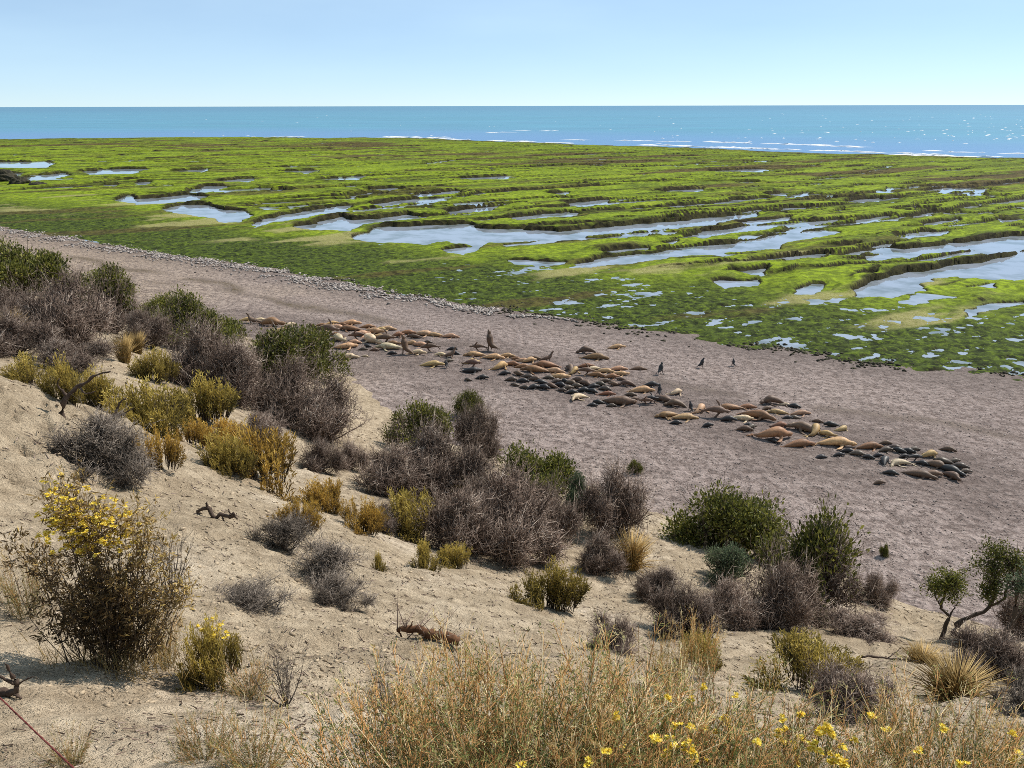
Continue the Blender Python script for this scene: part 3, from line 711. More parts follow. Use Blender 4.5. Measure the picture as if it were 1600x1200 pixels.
# ------------------------------------------------------------------ sea lions
def loft(mb, centers, radii, seg=14):
    """closed tube through the centres; radii = (half width, half height); one continuous skin"""
    c = np.array(centers, float); R = np.array(radii, float)
    t = np.gradient(c, axis=0); t /= np.linalg.norm(t, axis=1, keepdims=True) + 1e-9
    side = np.cross(t, np.tile([[0, 0, 1.0]], (len(c), 1)))
    bad = np.linalg.norm(side, axis=1) < 0.25
    ref = np.cross(t[0], [0, 0, 1.0]); ref = ref / (np.linalg.norm(ref) + 1e-9)
    side[bad] = ref
    side /= np.linalg.norm(side, axis=1, keepdims=True) + 1e-9
    up = np.cross(side, t)
    th = np.linspace(0, 2 * math.pi, seg, endpoint=False)
    ring = c[:, None, :] + np.cos(th)[None, :, None] * side[:, None, :] * R[:, None, 0:1] + np.sin(th)[None, :, None] * up[:, None, :] * R[:, None, 1:2]
    V = np.vstack([ring.reshape(-1, 3), c[:1], c[-1:]])
    n = len(c); fs = []
    for i in range(n - 1):
        for j in range(seg):
            k = (j + 1) % seg
            a, b, d, e = i * seg + j, i * seg + k, (i + 1) * seg + k, (i + 1) * seg + j
            fs += [[a, b, d], [a, d, e]]
    for j in range(seg):
        k = (j + 1) % seg
        fs += [[n * seg, k, j], [n * seg + 1, (n - 1) * seg + j, (n - 1) * seg + k]]
    mb.add(V, fs, 0.5)
def catmull(P, m):
    P = np.array(P, float); t = np.linspace(0, len(P) - 1, m); out = []
    for v in t:
        i = min(int(v), len(P) - 2); f = v - i
        p0 = P[max(i - 1, 0)]; p1 = P[i]; p2 = P[i + 1]; p3 = P[min(i + 2, len(P) - 1)]
        out.append(0.5 * ((2 * p1) + (-p0 + p2) * f + (2 * p0 - 5 * p1 + 4 * p2 - p3) * f * f + (-p0 + 3 * p1 - 3 * p2 + p3) * f ** 3))
    return np.array(out)
PROF_S = [0, .06, .15, .30, .45, .58, .68, .76, .82, .87, .91, .95, .985, 1.0]
PROF_W = [.030, .065, .105, .160, .205, .225, .190, .125, .092, .100, .098, .066, .045, .02]
PROF_H = [.022, .050, .090, .140, .178, .200, .175, .122, .095, .105, .098, .062, .042, .02]
def lion_mesh(name, spine, fat=1.0, mane=0.0, fore=((-1, 1), (1, 1)), flip=0.42, roll=0.0):
    """body about 1.9 m long, head towards +x; spine = points tail -> nose"""
    mb = MB()
    c = catmull(spine, 34)
    s = np.concatenate([[0], np.cumsum(np.linalg.norm(np.diff(c, axis=0), axis=1))]); L = s[-1]; s /= L
    w = np.interp(s, PROF_S, PROF_W) * fat; h = np.interp(s, PROF_S, PROF_H) * fat
    m = 1 + mane * np.exp(-((s - 0.76) / 0.10) ** 2); w *= m; h *= m
    loft(mb, c, np.stack([w, h], 1))
    def at(f): return np.array([np.interp(f, s, c[:, k]) for k in range(3)])
    # fore flippers leave the chest sideways and lie back on the ground
    for sd, spread in fore:
        b = at(0.60); t = at(0.66) - at(0.54); t /= np.linalg.norm(t)
        lat = np.cross([0, 0, 1.0], t); lat /= np.linalg.norm(lat) + 1e-9; lat = lat * sd
        z0 = b[2]
        P = [b + lat * 0.08, b + lat * 0.20 + [0, 0, -0.45 * min(z0, .5)], b + lat * (0.30 * spread) - t * 0.06 + [0, 0, 0.035 - z0], b + lat * (0.30 * spread + flip * 0.45) - t * 0.22 + [0, 0, 0.03 - z0], b + lat * (0.30 * spread + flip * 0.55) - t * 0.36 + [0, 0, 0.025 - z0]]
        cc = catmull(P, 10); rr = np.interp(np.linspace(0, 1, 10), [0, .3, .6, .85, 1], [.075, .085, .085, .06, .02])
        loft(mb, cc, np.stack([rr, np.maximum(rr * 0.38, 0.022)], 1), 8)
    # hind flippers
    b = at(0.03); t = at(0.0) - at(0.08); t /= np.linalg.norm(t)
    lat = np.cross([0, 0, 1.0], t); lat /= np.linalg.norm(lat) + 1e-9
    for sd in (-1, 1):
        P = [b, b + t * 0.12 + lat * sd * 0.07 + [0, 0, -0.3 * b[2]], b + t * 0.30 + lat * sd * 0.17 + [0, 0, 0.03 - b[2]]]
        cc = catmull(P, 7); rr = np.interp(np.linspace(0, 1, 7), [0, .4, .8, 1], [.045, .055, .065, .02])
        loft(mb, cc, np.stack([rr, np.maximum(rr * 0.38, 0.02)], 1), 8)
    # ears and muzzle
    for sd in (-1, 1):
        b = at(0.875); t = at(0.92) - at(0.83); t /= np.linalg.norm(t); lat = np.cross([0, 0, 1.0], t); nl = np.linalg.norm(lat)
        lat = lat / nl if nl > 0.2 else np.array([0, 1.0, 0])
        P = [b + lat * sd * 0.09 * fat, b + lat * sd * 0.135 * fat - t * 0.035]
        cc = np.array([P[0], (P[0] + P[1]) / 2, P[1]]); loft(mb, cc, np.array([[.022, .022], [.022, .022], [.01, .01]]), 6)
    tmp = obj('tmp_' + name, mb.mesh('tmp_' + name))
    md = tmp.modifiers.new('r', 'REMESH'); md.mode = 'VOXEL'; md.voxel_size = 0.032; md.use_smooth_shade = True
    sm = tmp.modifiers.new('s', 'SMOOTH'); sm.factor = 0.5; sm.iterations = 2
    bpy.context.view_layer.update()
    dg = bpy.context.evaluated_depsgraph_get()
    me = bpy.data.meshes.new_from_object(tmp.evaluated_get(dg)); me.name = name
    bpy.data.objects.remove(tmp)
    co = np.empty(len(me.vertices) * 3, np.float32); me.vertices.foreach_get('co', co); co = co.reshape(-1, 3)
    if roll: 
        cr, sr = math.cos(roll), math.sin(roll); y, z = co[:, 1].copy(), co[:, 2].copy() - 0.16
        co[:, 1] = y * cr - z * sr; co[:, 2] = y * sr + z * cr + 0.16
    co[:, 2] -= max(np.percentile(co[:, 2], 0.5), -1) ; 
    co[:, :2] -= co[:, :2].mean(0)
    me.vertices.foreach_set('co', co.ravel()); me.update()
    return me
LM = {}
LM['flat'] = lion_mesh('flat', [(-.95, 0, .06), (-.6, 0, .11), (-.2, .02, .17), (.2, .02, .19), (.5, 0, .16), (.75, 0, .12), (.95, 0, .09)])
LM['bend'] = lion_mesh('bend', [(-.85, .22, .06), (-.55, .08, .11), (-.2, 0, .17), (.2, .03, .19), (.48, .14, .16), (.68, .28, .12), (.82, .44, .09)])
LM['side'] = lion_mesh('side', [(-.93, -.1, .14), (-.6, 0, .15), (-.2, .04, .16), (.2, .02, .16), (.5, -.03, .15), (.75, -.06, .14), (.95, -.04, .12)], roll=1.2)
LM['headup'] = lion_mesh('headup', [(-.9, 0, .06), (-.55, 0, .11), (-.15, 0, .18), (.2, 0, .24), (.42, 0, .38), (.52, 0, .58), (.66, 0, .74), (.84, 0, .80)])
LM['arch'] = lion_mesh('arch', [(-.75, .3, .06), (-.6, .1, .10), (-.3, 0, .2), (.1, 0, .27), (.4, .02, .2), (.66, .1, .14), (.85, .22, .12)], fat=0.98)
LM['sit'] = lion_mesh('sit', [(-.75, 0, .06), (-.45, 0, .13), (-.1, 0, .25), (.12, 0, .5), (.2, 0, .82), (.24, 0, 1.08), (.26, 0, 1.28), (.36, 0, 1.48)], fat=1.45, mane=0.30, flip=0.3)
LM['pup'] = lion_mesh('pup', [(-.8, 0, .07), (-.5, .05, .13), (-.15, .08, .2), (.2, .03, .22), (.45, -.05, .2), (.65, -.1, .17), (.82, -.12, .13)], fat=1.2)
LM['pupup'] = lion_mesh('pupup', [(-.6, 0, .07), (-.35, 0, .15), (0, 0, .28), (.2, 0, .5), (.3, 0, .78), (.42, 0, .98), (.62, 0, 1.08)], fat=1.35)
for me in LM.values(): me.materials.clear(); me.materials.append(M['coat'])

COAT = {'t': ('tan', (0.60, 0.36, 0.175)), 'c': ('cream', (0.66, 0.50, 0.32)), 'b': ('brown', (0.33, 0.175, 0.082)), 'r': ('reddish brown', (0.29, 0.135, 0.065)),
        'g': ('golden', (0.56, 0.37, 0.15)), 'd': ('dark brown', (0.17, 0.105, 0.068)), 'k': ('black', (0.034, 0.030, 0.029)), 'p': ('pinkish tan', (0.56, 0.315, 0.185))}
# photograph pixel, length in pixels, heading (degrees, 0 = head to the right, 90 = away), pose, coat
LIONS = {
 'far left group': [
  (386, 503, 26, 10, 'flat', 't'), (397, 507, 26, 170, 'headup', 'd'), (405, 503, 22, 20, 'flat', 'c'), (424, 510, 42, -8, 'arch', 'b'), (452, 512, 22, 30, 'bend', 'c'), (438, 521, 30, 15, 'flat', 't'),
  (488, 513, 16, 180, 'arch', 'd'), (503, 510, 20, 10, 'flat', 'b'), (508, 516, 32, 5, 'bend', 't'), (527, 516, 30, -30, 'bend', 'p'), (547, 509, 36, 3, 'flat', 't'), (547, 518, 40, 175, 'flat', 'b'), (513, 525, 36, 0, 'side', 'd'),
  (529, 533, 28, -50, 'arch', 'c'), (541, 546, 38, 12, 'bend', 't'), (553, 538, 26, -10, 'flat', 'p'), (563, 526, 34, 8, 'bend', 'p'), (558, 532, 26, 190, 'side', 'd'), (543, 562, 36, 4, 'flat', 'c'), (571, 560, 14, -20, 'flat', 'c'),
  (527, 527, 24, 160, 'flat', 'b'), (518, 508, 20, 30, 'flat', 'g'), (533, 511, 26, -15, 'flat', 'r')],
 'left bull group': [
  (574, 514, 26, 10, 'flat', 'b'), (584, 522, 34, -25, 'bend', 't'), (604, 517, 32, -8, 'flat', 'p'), (579, 535, 32, -60, 'bend', 'c'), (592, 528, 24, 0, 'flat', 't'), (602, 538, 34, 5, 'side', 'd'), (608, 548, 44, 178, 'flat', 'c'),
  (621, 529, 20, 40, 'arch', 'r'), (636, 524, 32, 5, 'flat', 'r'), (662, 525, 34, -10, 'bend', 'p'), (681, 527, 28, 170, 'flat', 't'), (703, 529, 30, -4, 'flat', 'p'), (635, 556, 42, 150, 'sit', 'b'),
  (643, 541, 26, -20, 'flat', 't'), (656, 543, 28, -25, 'bend', 'p'), (652, 556, 30, -12, 'flat', 'c'), (672, 552, 28, 185, 'side', 'd'), (690, 558, 22, 160, 'bend', 'c'), (704, 560, 22, 20, 'headup', 'd'), (675, 574, 40, 5, 'flat', 'g'),
  (698, 577, 18, 100, 'pupup', 'k'), (670, 538, 14, 170, 'pup', 'k'), (567, 549, 16, 10, 'pup', 'k'), (575, 545, 15, 160, 'pup', 'k'), (585, 551, 16, 0, 'pup', 'd'), (612, 556, 16, 20, 'pup', 'k'), (594, 518, 24, 12, 'flat', 'g'),
  (648, 530, 26, 175, 'flat', 'd'), (614, 540, 24, -30, 'bend', 'b'), (706, 549, 18, 10, 'pup', 'k'), (712, 556, 16, 160, 'pup', 'k'), (700, 568, 15, 40, 'pup', 'k')],
 'middle group': [
  (747, 550, 27, 175, 'side', 'd'), (767, 551, 34, 160, 'sit', 'b'), (742, 559, 36, 178, 'flat', 't'), (771, 563, 34, -20, 'flat', 't'), (736, 570, 26, 30, 'arch', 'g'), (738, 577, 28, 0, 'side', 'd'), (737, 584, 34, -8, 'bend', 'k'),
  (782, 578, 28, 40, 'arch', 'g'), (791, 560, 28, 5, 'flat', 't'), (805, 563, 22, -15, 'flat', 'r'), (816, 567, 26, -10, 'bend', 'p'), (800, 573, 30, -18, 'flat', 'r'), (827, 568, 24, 30, 'arch', 't'), (816, 576, 28, 5, 'flat', 'b'),
  (838, 564, 24, 170, 'flat', 'd'), (855, 566, 22, 25, 'headup', 'd'), (853, 575, 42, 174, 'flat', 'b'), (836, 583, 46, 178, 'flat', 'b'), (865, 584, 36, -10, 'flat', 'p'), (874, 593, 34, -12, 'bend', 't'), (890, 581, 18, 90, 'arch', 'd'),
  (917, 554, 32, 175, 'arch', 'd'), (930, 563, 42, 2, 'flat', 'b'), (963, 546, 30, 8, 'flat', 't'), (915, 576, 28, 3, 'flat', 'r'), (928, 580, 26, 190, 'bend', 'c'), (897, 585, 18, 60, 'arch', 'g'), (915, 588, 28, -5, 'side', 'd'),
  (945, 584, 32, -15, 'flat', 't'), (965, 580, 32, 8, 'flat', 'p'), (969, 587, 28, -20, 'bend', 't'), (931, 591, 30, -10, 'flat', 'b'), (955, 593, 26, 5, 'arch', 'r'), (972, 596, 17, 180, 'pup', 'd'), (997, 579, 28, -6, 'flat', 'd'),
  (753, 594, 22, 10, 'pup', 'k'), (732, 597, 13, 160, 'pup', 'k')],
 'black heap of pups': [
  (788, 588, 20, 20, 'pup', 'k'), (799, 597, 22, -10, 'pup', 'k'), (811, 588, 20, 160, 'pup', 'd'), (825, 592, 22, -20, 'pup', 'k'), (816, 600, 22, 10, 'pup', 'k'), (836, 597, 22, -30, 'pup', 'd'), (846, 602, 22, 170, 'pup', 'k'),
  (857, 594, 20, 0, 'pup', 'k'), (820, 609, 20, -10, 'pup', 'k'), (833, 610, 22, 15, 'pup', 'k'), (849, 610, 22, -25, 'pup', 'k'), (862, 608, 20, 150, 'pup', 'd'), (875, 606, 22, -20, 'pup', 'k'), (886, 611, 22, 10, 'pup', 'k'), (892, 602, 22, -35, 'pup', 'd'),
  (868, 600, 20, 30, 'pup', 'k'), (880, 599, 20, -15, 'pup', 'k'), (904, 598, 22, -40, 'pup', 'd'), (914, 603, 24, -35, 'pup', 'd'), (926, 607, 22, 20, 'pup', 'k'), (900, 608, 22, -10, 'pup', 'k'), (911, 614, 22, 10, 'pup', 'k'), (925, 616, 20, -30, 'pup', 'k'),
  (945, 599, 20, 15, 'pup', 'd'), (960, 605, 20, 170, 'pup', 'd'), (945, 611, 22, -15, 'pup', 'k'), (937, 604, 20, -30, 'pup', 'k'), (893, 617, 20, 5, 'pup', 'k'), (878, 614, 18, -20, 'pup', 'k'), (805, 605, 16, 170, 'pup', 'k')],
 'centre right group': [
  (980, 605, 30, 178, 'arch', 'd'), (1017, 606, 28, 5, 'arch', 'k'), (1056, 618, 24, 30, 'arch', 'c'), (904, 625, 34, 205, 'bend', 'c'), (948, 620, 28, 5, 'flat', 'r'), (968, 633, 52, -14, 'bend', 'd'), (1002, 614, 42, 6, 'flat', 't'), (1010, 634, 24, 160, 'side', 'd'),
  (1030, 620, 20, 80, 'pupup', 'k'), (936, 632, 20, 170, 'pup', 'k'), (925, 636, 18, 10, 'pup', 'k'), (1028, 628, 22, 170, 'flat', 'd'), (1016, 632, 26, 4, 'side', 'k'), (1037, 629, 26, -60, 'bend', 'd'), (1056, 637, 36, 165, 'arch', 'd'),
  (1043, 653, 40, 188, 'flat', 'b'), (1069, 656, 44, 5, 'flat', 't'), (1080, 644, 18, 100, 'pupup', 'k'), (1093, 645, 22, 70, 'arch', 'p'), (1105, 669, 20, 10, 'pup', 'k'), (1056, 664, 20, -5, 'pup', 'k'), (985, 621, 20, -10, 'pup', 'd'), (990, 628, 18, 20, 'pup', 'd'), (955, 637, 18, 0, 'pup', 'k')],
 'large female group': [
  (1118, 654, 42, 5, 'side', 'd'), (1140, 642, 44, 176, 'flat', 'b'), (1166, 640, 32, 5, 'flat', 'r'), (1160, 658, 36, -20, 'bend', 'c'), (1184, 656, 46, -38, 'flat', 'b'), (1137, 660, 28, -5, 'pup', 'k'), (1168, 668, 18, 20, 'pup', 'k'), (1163, 676, 26, -8, 'pup', 'd'), (1173, 674, 20, 40, 'pup', 'k'),
  (1207, 633, 40, 175, 'arch', 'd'), (1226, 635, 22, -20, 'flat', 'c'), (1240, 638, 22, -15, 'pup', 'k'), (1215, 648, 34, 170, 'flat', 't'), (1250, 650, 34, 10, 'flat', 'p'), (1217, 670, 30, 5, 'arch', 'r'), (1240, 668, 26, 20, 'flat', 'c'), (1258, 675, 46, 140, 'bend', 'd'),
  (1272, 678, 26, 60, 'arch', 'g'), (1290, 682, 26, -40, 'arch', 'g'), (1299, 668, 24, 170, 'pup', 'k'), (1315, 674, 30, 20, 'bend', 'g'), (1208, 688, 60, 8, 'arch', 'b'), (1248, 699, 52, 10, 'flat', 'r'), (1306, 698, 60, -2, 'flat', 't'), (1230, 656, 18, 10, 'pup', 'k'), (1243, 655, 18, 160, 'pup', 'k'), (1197, 642, 18, 20, 'pup', 'd'), (1207, 692, 16, -40, 'pup', 'k'), (1277, 661, 18, -20, 'pup', 'd')],
 'near end group': [
  (1358, 702, 46, 5, 'flat', 'r'), (1339, 713, 26, -20, 'pup', 'k'), (1356, 718, 20, -10, 'pup', 'k'), (1371, 715, 20, 10, 'pup', 'k'), (1383, 707, 26, 10, 'pup', 'k'), (1397, 704, 24, -15, 'pup', 'k'), (1406, 709, 24, 160, 'pup', 'k'), (1417, 709, 24, -20, 'pup', 'k'), (1427, 707, 22, 15, 'pup', 'k'), (1383, 696, 20, 0, 'pup', 'd'),
  (1405, 727, 40, 195, 'bend', 'c'), (1428, 722, 26, 10, 'side', 'k'), (1451, 716, 34, 10, 'arch', 'g'), (1382, 725, 20, 60, 'pup', 'k'), (1436, 746, 46, -30, 'flat', 'd'), (1462, 732, 30, -35, 'pup', 'd'), (1457, 745, 30, 5, 'pup', 'd'), (1482, 738, 36, -50, 'flat', 'k'), (1474, 725, 30, 175, 'pup', 'k'), (1498, 732, 28, -25, 'pup', 'k'), (1508, 739, 22, 10, 'pup', 'k'), (1490, 724, 22, 20, 'pup', 'k'),
  (1391, 744, 24, -20, 'pup', 'k'), (1373, 758, 14, 10, 'pup', 'd'), (1481, 706, 22, -30, 'pup', 'd'), (1487, 748, 22, -60, 'pup', 'd'), (1310, 715, 20, 10, 'pup', 'k'), (1325, 708, 22, -20, 'pup', 'k'), (1282, 717, 20, 20, 'pup', 'k'), (1412, 716, 20, 20, 'pup', 'k'), (1440, 728, 20, -30, 'pup', 'k')],
 'open beach above the colony': [(1031, 586, 24, 60, 'pupup', 'k'), (1095, 577, 22, 30, 'pupup', 'k'), (1146, 574, 16, 100, 'pupup', 'k')]}
ORD = ['first', 'second', 'third', 'fourth', 'fifth', 'sixth', 'seventh', 'eighth', 'ninth', 'tenth', 'eleventh', 'twelfth', 'thirteenth', 'fourteenth', 'fifteenth', 'sixteenth', 'seventeenth', 'eighteenth', 'nineteenth', 'twentieth', 'twenty-first', 'twenty-second', 'twenty-third', 'twenty-fourth', 'twenty-fifth']
POSE = {'flat': 'lying flat', 'bend': 'lying bent', 'side': 'lying on its side', 'headup': 'raising its head', 'arch': 'hunched up', 'sit': 'sitting tall with nose raised', 'pup': 'lying', 'pupup': 'sitting upright'}
lr = np.random.default_rng(77)
for place, L in LIONS.items():
    seen = {}
    groups = {}
    for e in L:
        young = e[4] in ('pup', 'pupup')
        groups.setdefault((young, e[5], e[4]), []).append(e)
    for (young, coat, pose), members in groups.items():
        members.sort(key=lambda e: e[0])
        for i, (px, py, ln, hd, ps, ct) in enumerate(members):
            p, d = hit(px, py - 2)
            wl = ln * d / FPX
            hr = math.radians(hd)
            fs = math.sqrt(math.cos(hr) ** 2 + (0.40 * math.sin(hr)) ** 2)     # foreshortening of a body pointing away
            base = {'flat': 2.1, 'bend': 1.95, 'side': 2.1, 'headup': 1.9, 'arch': 1.8, 'sit': 1.5, 'pup': 1.85, 'pupup': 1.5}[ps]
            sc = wl / base / (max(fs, 0.6) if ps not in ('sit', 'pupup') else 1.0)
            if ps == 'sit': sc = 0.74
            elif ps == 'pupup': sc = 0.38 * ln / 20
            else: sc *= 1.14
            if young and ps == 'pup': sc = min(max(sc, 0.36), 0.72)
            noun = 'sea lion pup' if young else 'sea lion'
            nm = 'sea_lion_pup' if young else 'sea_lion'
            if len(members) == 1: which = 'only'
            else: which = ORD[i]
            lab = f"{which} {COAT[ct][0]} {noun} {POSE[ps]}" + ("" if len(members) == 1 else ", from left") + f", {place}"
            if ps == 'sit': lab = 'dark maned bull sea lion ' + ('sitting tall in the left group' if px < 700 else 'sitting tall above the middle group')
            if place.startswith('open'): lab = f"{ORD[i]} from left of three black pups sitting alone on the open beach"
            o = obj(nm, LM[ps], None, None, label=lab, category='sea lion', group='sea lion colony on the beach')
            if young and ps == 'pup' and ct == 'k' and lr.uniform() < .5: ct2 = (0.12, 0.085, 0.06)
            else: ct2 = COAT[ct][1]
            if ps == 'sit': ct2 = (0.15, 0.092, 0.055)
            col = np.array(ct2) * lr.uniform(0.8, 1.2) * (1 + 0.03 * lr.normal(size=3))
            o.color = (*np.clip(col, 0.008, 0.8), 1)
            if ct == 'k':
                o.material_slots[0].link = 'OBJECT'; o.material_slots[0].material = M['wet']
            o.location = (p[0], p[1], p[2] - 0.02)
            o.rotation_euler = (lr.normal(0, 0.04), lr.normal(0, 0.03), hr + lr.normal(0, 0.08))
            o.scale = (sc, sc * lr.uniform(1.0, 1.2), sc * lr.uniform(1.08, 1.28))

# ------------------------------------------------------------------ plants
def unit(v):
    return v / (np.linalg.norm(v) + 1e-9)
def grow(r, n_main, kids, segs, el=(12, 88), r0=0.03, wander=0.22, up=0.1, reach=1.0, zf=1.0):
    """branch skeleton inside a dome of radius 1; returns lists of segments per level and the outer tips"""
    S = []; tips = []
    stack = []
    for i in range(n_main):
        az = 2 * math.pi * (i + r.uniform(-.4, .4)) / n_main; e = math.radians(r.uniform(*el))
        d = np.array([math.cos(az) * math.cos(e), math.sin(az) * math.cos(e), math.sin(e) * zf])
        stack.append((np.array([d[0] * .06, d[1] * .06, 0.0]), unit(d), reach * r.uniform(.72, 1.0), r0 * r.uniform(.7, 1.2), 0))
    while stack:
        p, d, L, rad, lv = stack.pop()
        n = segs[lv]; step = L / n
        for k in range(n):
            d = unit(d + r.normal(size=3) * wander + np.array([0, 0, up]))
            q = p + d * step
            if q[2] < 0.01: q[2] = 0.01 + r.uniform(0, .03)
            rr = rad * (1 - 0.65 * (k + 1) / n)
            S.append((p, q, rad * (1 - 0.65 * k / n), rr, lv))
            if lv + 1 < len(segs):
                m = kids[lv] if r.uniform() < kids[lv] % 1 or kids[lv] % 1 == 0 else kids[lv]
                m = int(m) + (1 if r.uniform() < (kids[lv] % 1) else 0)
                for _ in range(m):
                    if lv == 0 and k == 0: continue
                    dd = unit(d + r.normal(size=3) * 0.75 + np.array([0, 0, 0.12]))
                    stack.append((q, dd, L * r.uniform(.32, .55), max(rr * .62, .0026), lv + 1))
            p = q
        tips.append((p, d, lv))
    return S, tips
def skeleton_mesh(name, S, tip_bias=0.0, r=None, rmin=0.0, extra=None):
    mb = MB()
    for lv in range(5):
        T = [s for s in S if s[4] == lv]
        if not T: continue
        p0 = np.array([s[0] for s in T]); p1 = np.array([s[1] for s in T]); a = np.array([s[2] for s in T]); b = np.array([s[3] for s in T])
        tint = np.clip(0.25 + 0.16 * lv + r.normal(size=len(T)) * 0.18, 0, 1)
        if lv < 2: add_prisms(mb, p0, p1, np.maximum(a, rmin), np.maximum(b, rmin), tint, 5 if lv == 0 else 3)
        else: add_spikes(mb, p0, p1 + (p1 - p0) * 0.25, np.maximum(a, rmin), tint)
    if extra is not None: extra(mb)
    return mb.mesh(name)
def dome_fit(S):
    pts = np.array([s[1] for s in S]); return np.percentile(np.hypot(pts[:, 0], pts[:, 1]), 97), np.percentile(pts[:, 2], 98.5)
def normal_S(S):
    R, H = dome_fit(S); k = np.array([1 / R, 1 / R, 1 / H])
    return [(a * k, b * k, c, d, e) for a, b, c, d, e in S], k
PM = {}
def dome_points(r, n, lo=0.0, inner=.40, seed=0):
    """points in a lumpy dome of radius 1, thicker towards its skin, and their outward directions"""
    g = np.random.default_rng(int(seed * 10) + 3)
    K = 11; az = np.arange(K) * 2 * math.pi / K * 2 + g.uniform(-.5, .5, K); rd = g.uniform(.34, .80, K); lobe = g.uniform(.16, .40, K)
    cz = np.clip(g.uniform(.10, .62, K) * (1.15 - rd * .6), .06, 1)
    c = np.stack([np.cos(az) * rd, np.sin(az) * rd, cz], 1); c[0] = (0, 0, .22); lobe[0] = .50; c[1] = (g.uniform(-.3, .3), g.uniform(-.3, .3), .62); lobe[1] = .34
    wgt = lobe ** 2 * g.choice([.35, .8, 1.2], K); j = g.choice(K, n, p=wgt / wgt.sum())
    d = r.normal(size=(n, 3)); d[:, 2] = np.where(r.uniform(size=n) < .75, np.abs(d[:, 2]), d[:, 2]); d /= np.linalg.norm(d, axis=1, keepdims=True)
    R = (inner ** 2.4 + (1 - inner ** 2.4) * r.uniform(0, 1, n)) ** (1 / 2.4)
    p = c[j] + d * (R * lobe[j])[:, None] * np.array([1, 1, 1.05])
    p[:, 2] = np.where(p[:, 2] < 0, -p[:, 2] * .6, p[:, 2])
    return p, d
def cloud(mb, r, n, L, rad, seed=0, z_lo=0.0):
    """a tangle: short crooked twigs, each forking two or three times"""
    n = int(n * .33)
    p, d = dome_points(r, n, z_lo, .30, seed)
    p = p - d * L * .6 + r.normal(size=p.shape) * .03
    p[:, 2] = np.maximum(p[:, 2], .015)
    e = d * .55 + r.normal(size=p.shape) * .70 + np.array([0, 0, .22]); e /= np.linalg.norm(e, axis=1, keepdims=True)
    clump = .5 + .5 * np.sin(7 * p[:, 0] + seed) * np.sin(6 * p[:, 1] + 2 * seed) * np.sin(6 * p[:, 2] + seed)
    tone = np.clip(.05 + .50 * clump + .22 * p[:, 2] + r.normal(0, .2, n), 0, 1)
    ln = L * r.uniform(.6, 1.5, n) * np.where(r.uniform(size=n) < .05, 1.9, 1.0)
    m = p + e * (ln * .5)[:, None]
    e2 = e + r.normal(size=p.shape) * .55; e2 /= np.linalg.norm(e2, axis=1, keepdims=True)
    t = m + e2 * (ln * .6)[:, None]; t[:, 2] = np.maximum(t[:, 2], .01)
    add_prisms(mb, p, m, rad * 1.15, rad, tone); add_spikes(mb, m, t, rad, np.clip(tone + .08, 0, 1))
    for k in range(3):
        f = r.uniform(.2, 1, (n, 1)); q = m * (1 - f) + t * f
        e3 = e2 + r.normal(size=p.shape) * .8; e3 /= np.linalg.norm(e3, axis=1, keepdims=True)
        add_spikes(mb, q, q + e3 * (ln * r.uniform(.25, .6, n))[:, None], rad * .72, np.clip(tone + .14 + r.normal(0, .1, n), 0, 1))
def fuzz(mb, S, r, n, L, rad, levels=(1, 2, 3)):
    T = [s for s in S if s[4] in levels]
    i = r.integers(0, len(T), n)
    p = np.array([T[k][1] for k in i]) + r.normal(size=(n, 3)) * 0.015
    d = np.array([T[k][1] - T[k][0] for k in i]); d /= np.linalg.norm(d, axis=1, keepdims=True) + 1e-9
    d = d + r.normal(size=(n, 3)) * 0.9; d /= np.linalg.norm(d, axis=1, keepdims=True)
    p[:, 2] = np.maximum(p[:, 2], 0.02)
    add_spikes(mb, p, p + d * (L * r.uniform(.5, 1.4, n))[:, None], rad, np.clip(r.normal(.62, .22, n), 0, 1))
# grey brown shrub without leaves, dense fine twigs
for v in range(4):
    r = np.random.default_rng(200 + v)
    S, tips = grow(r, 22, (2.0, 1.7), (4, 3, 3), el=(4, 86), r0=0.02, wander=0.24)
    S, k = normal_S(S)
    PM['dead', v] = {'branches': (skeleton_mesh('dead_branches', S, r=r, rmin=0.0028, extra=lambda mb: cloud(mb, r, 8400, 0.19, 0.0050, v * 2.1 + .4)), 'twig')}
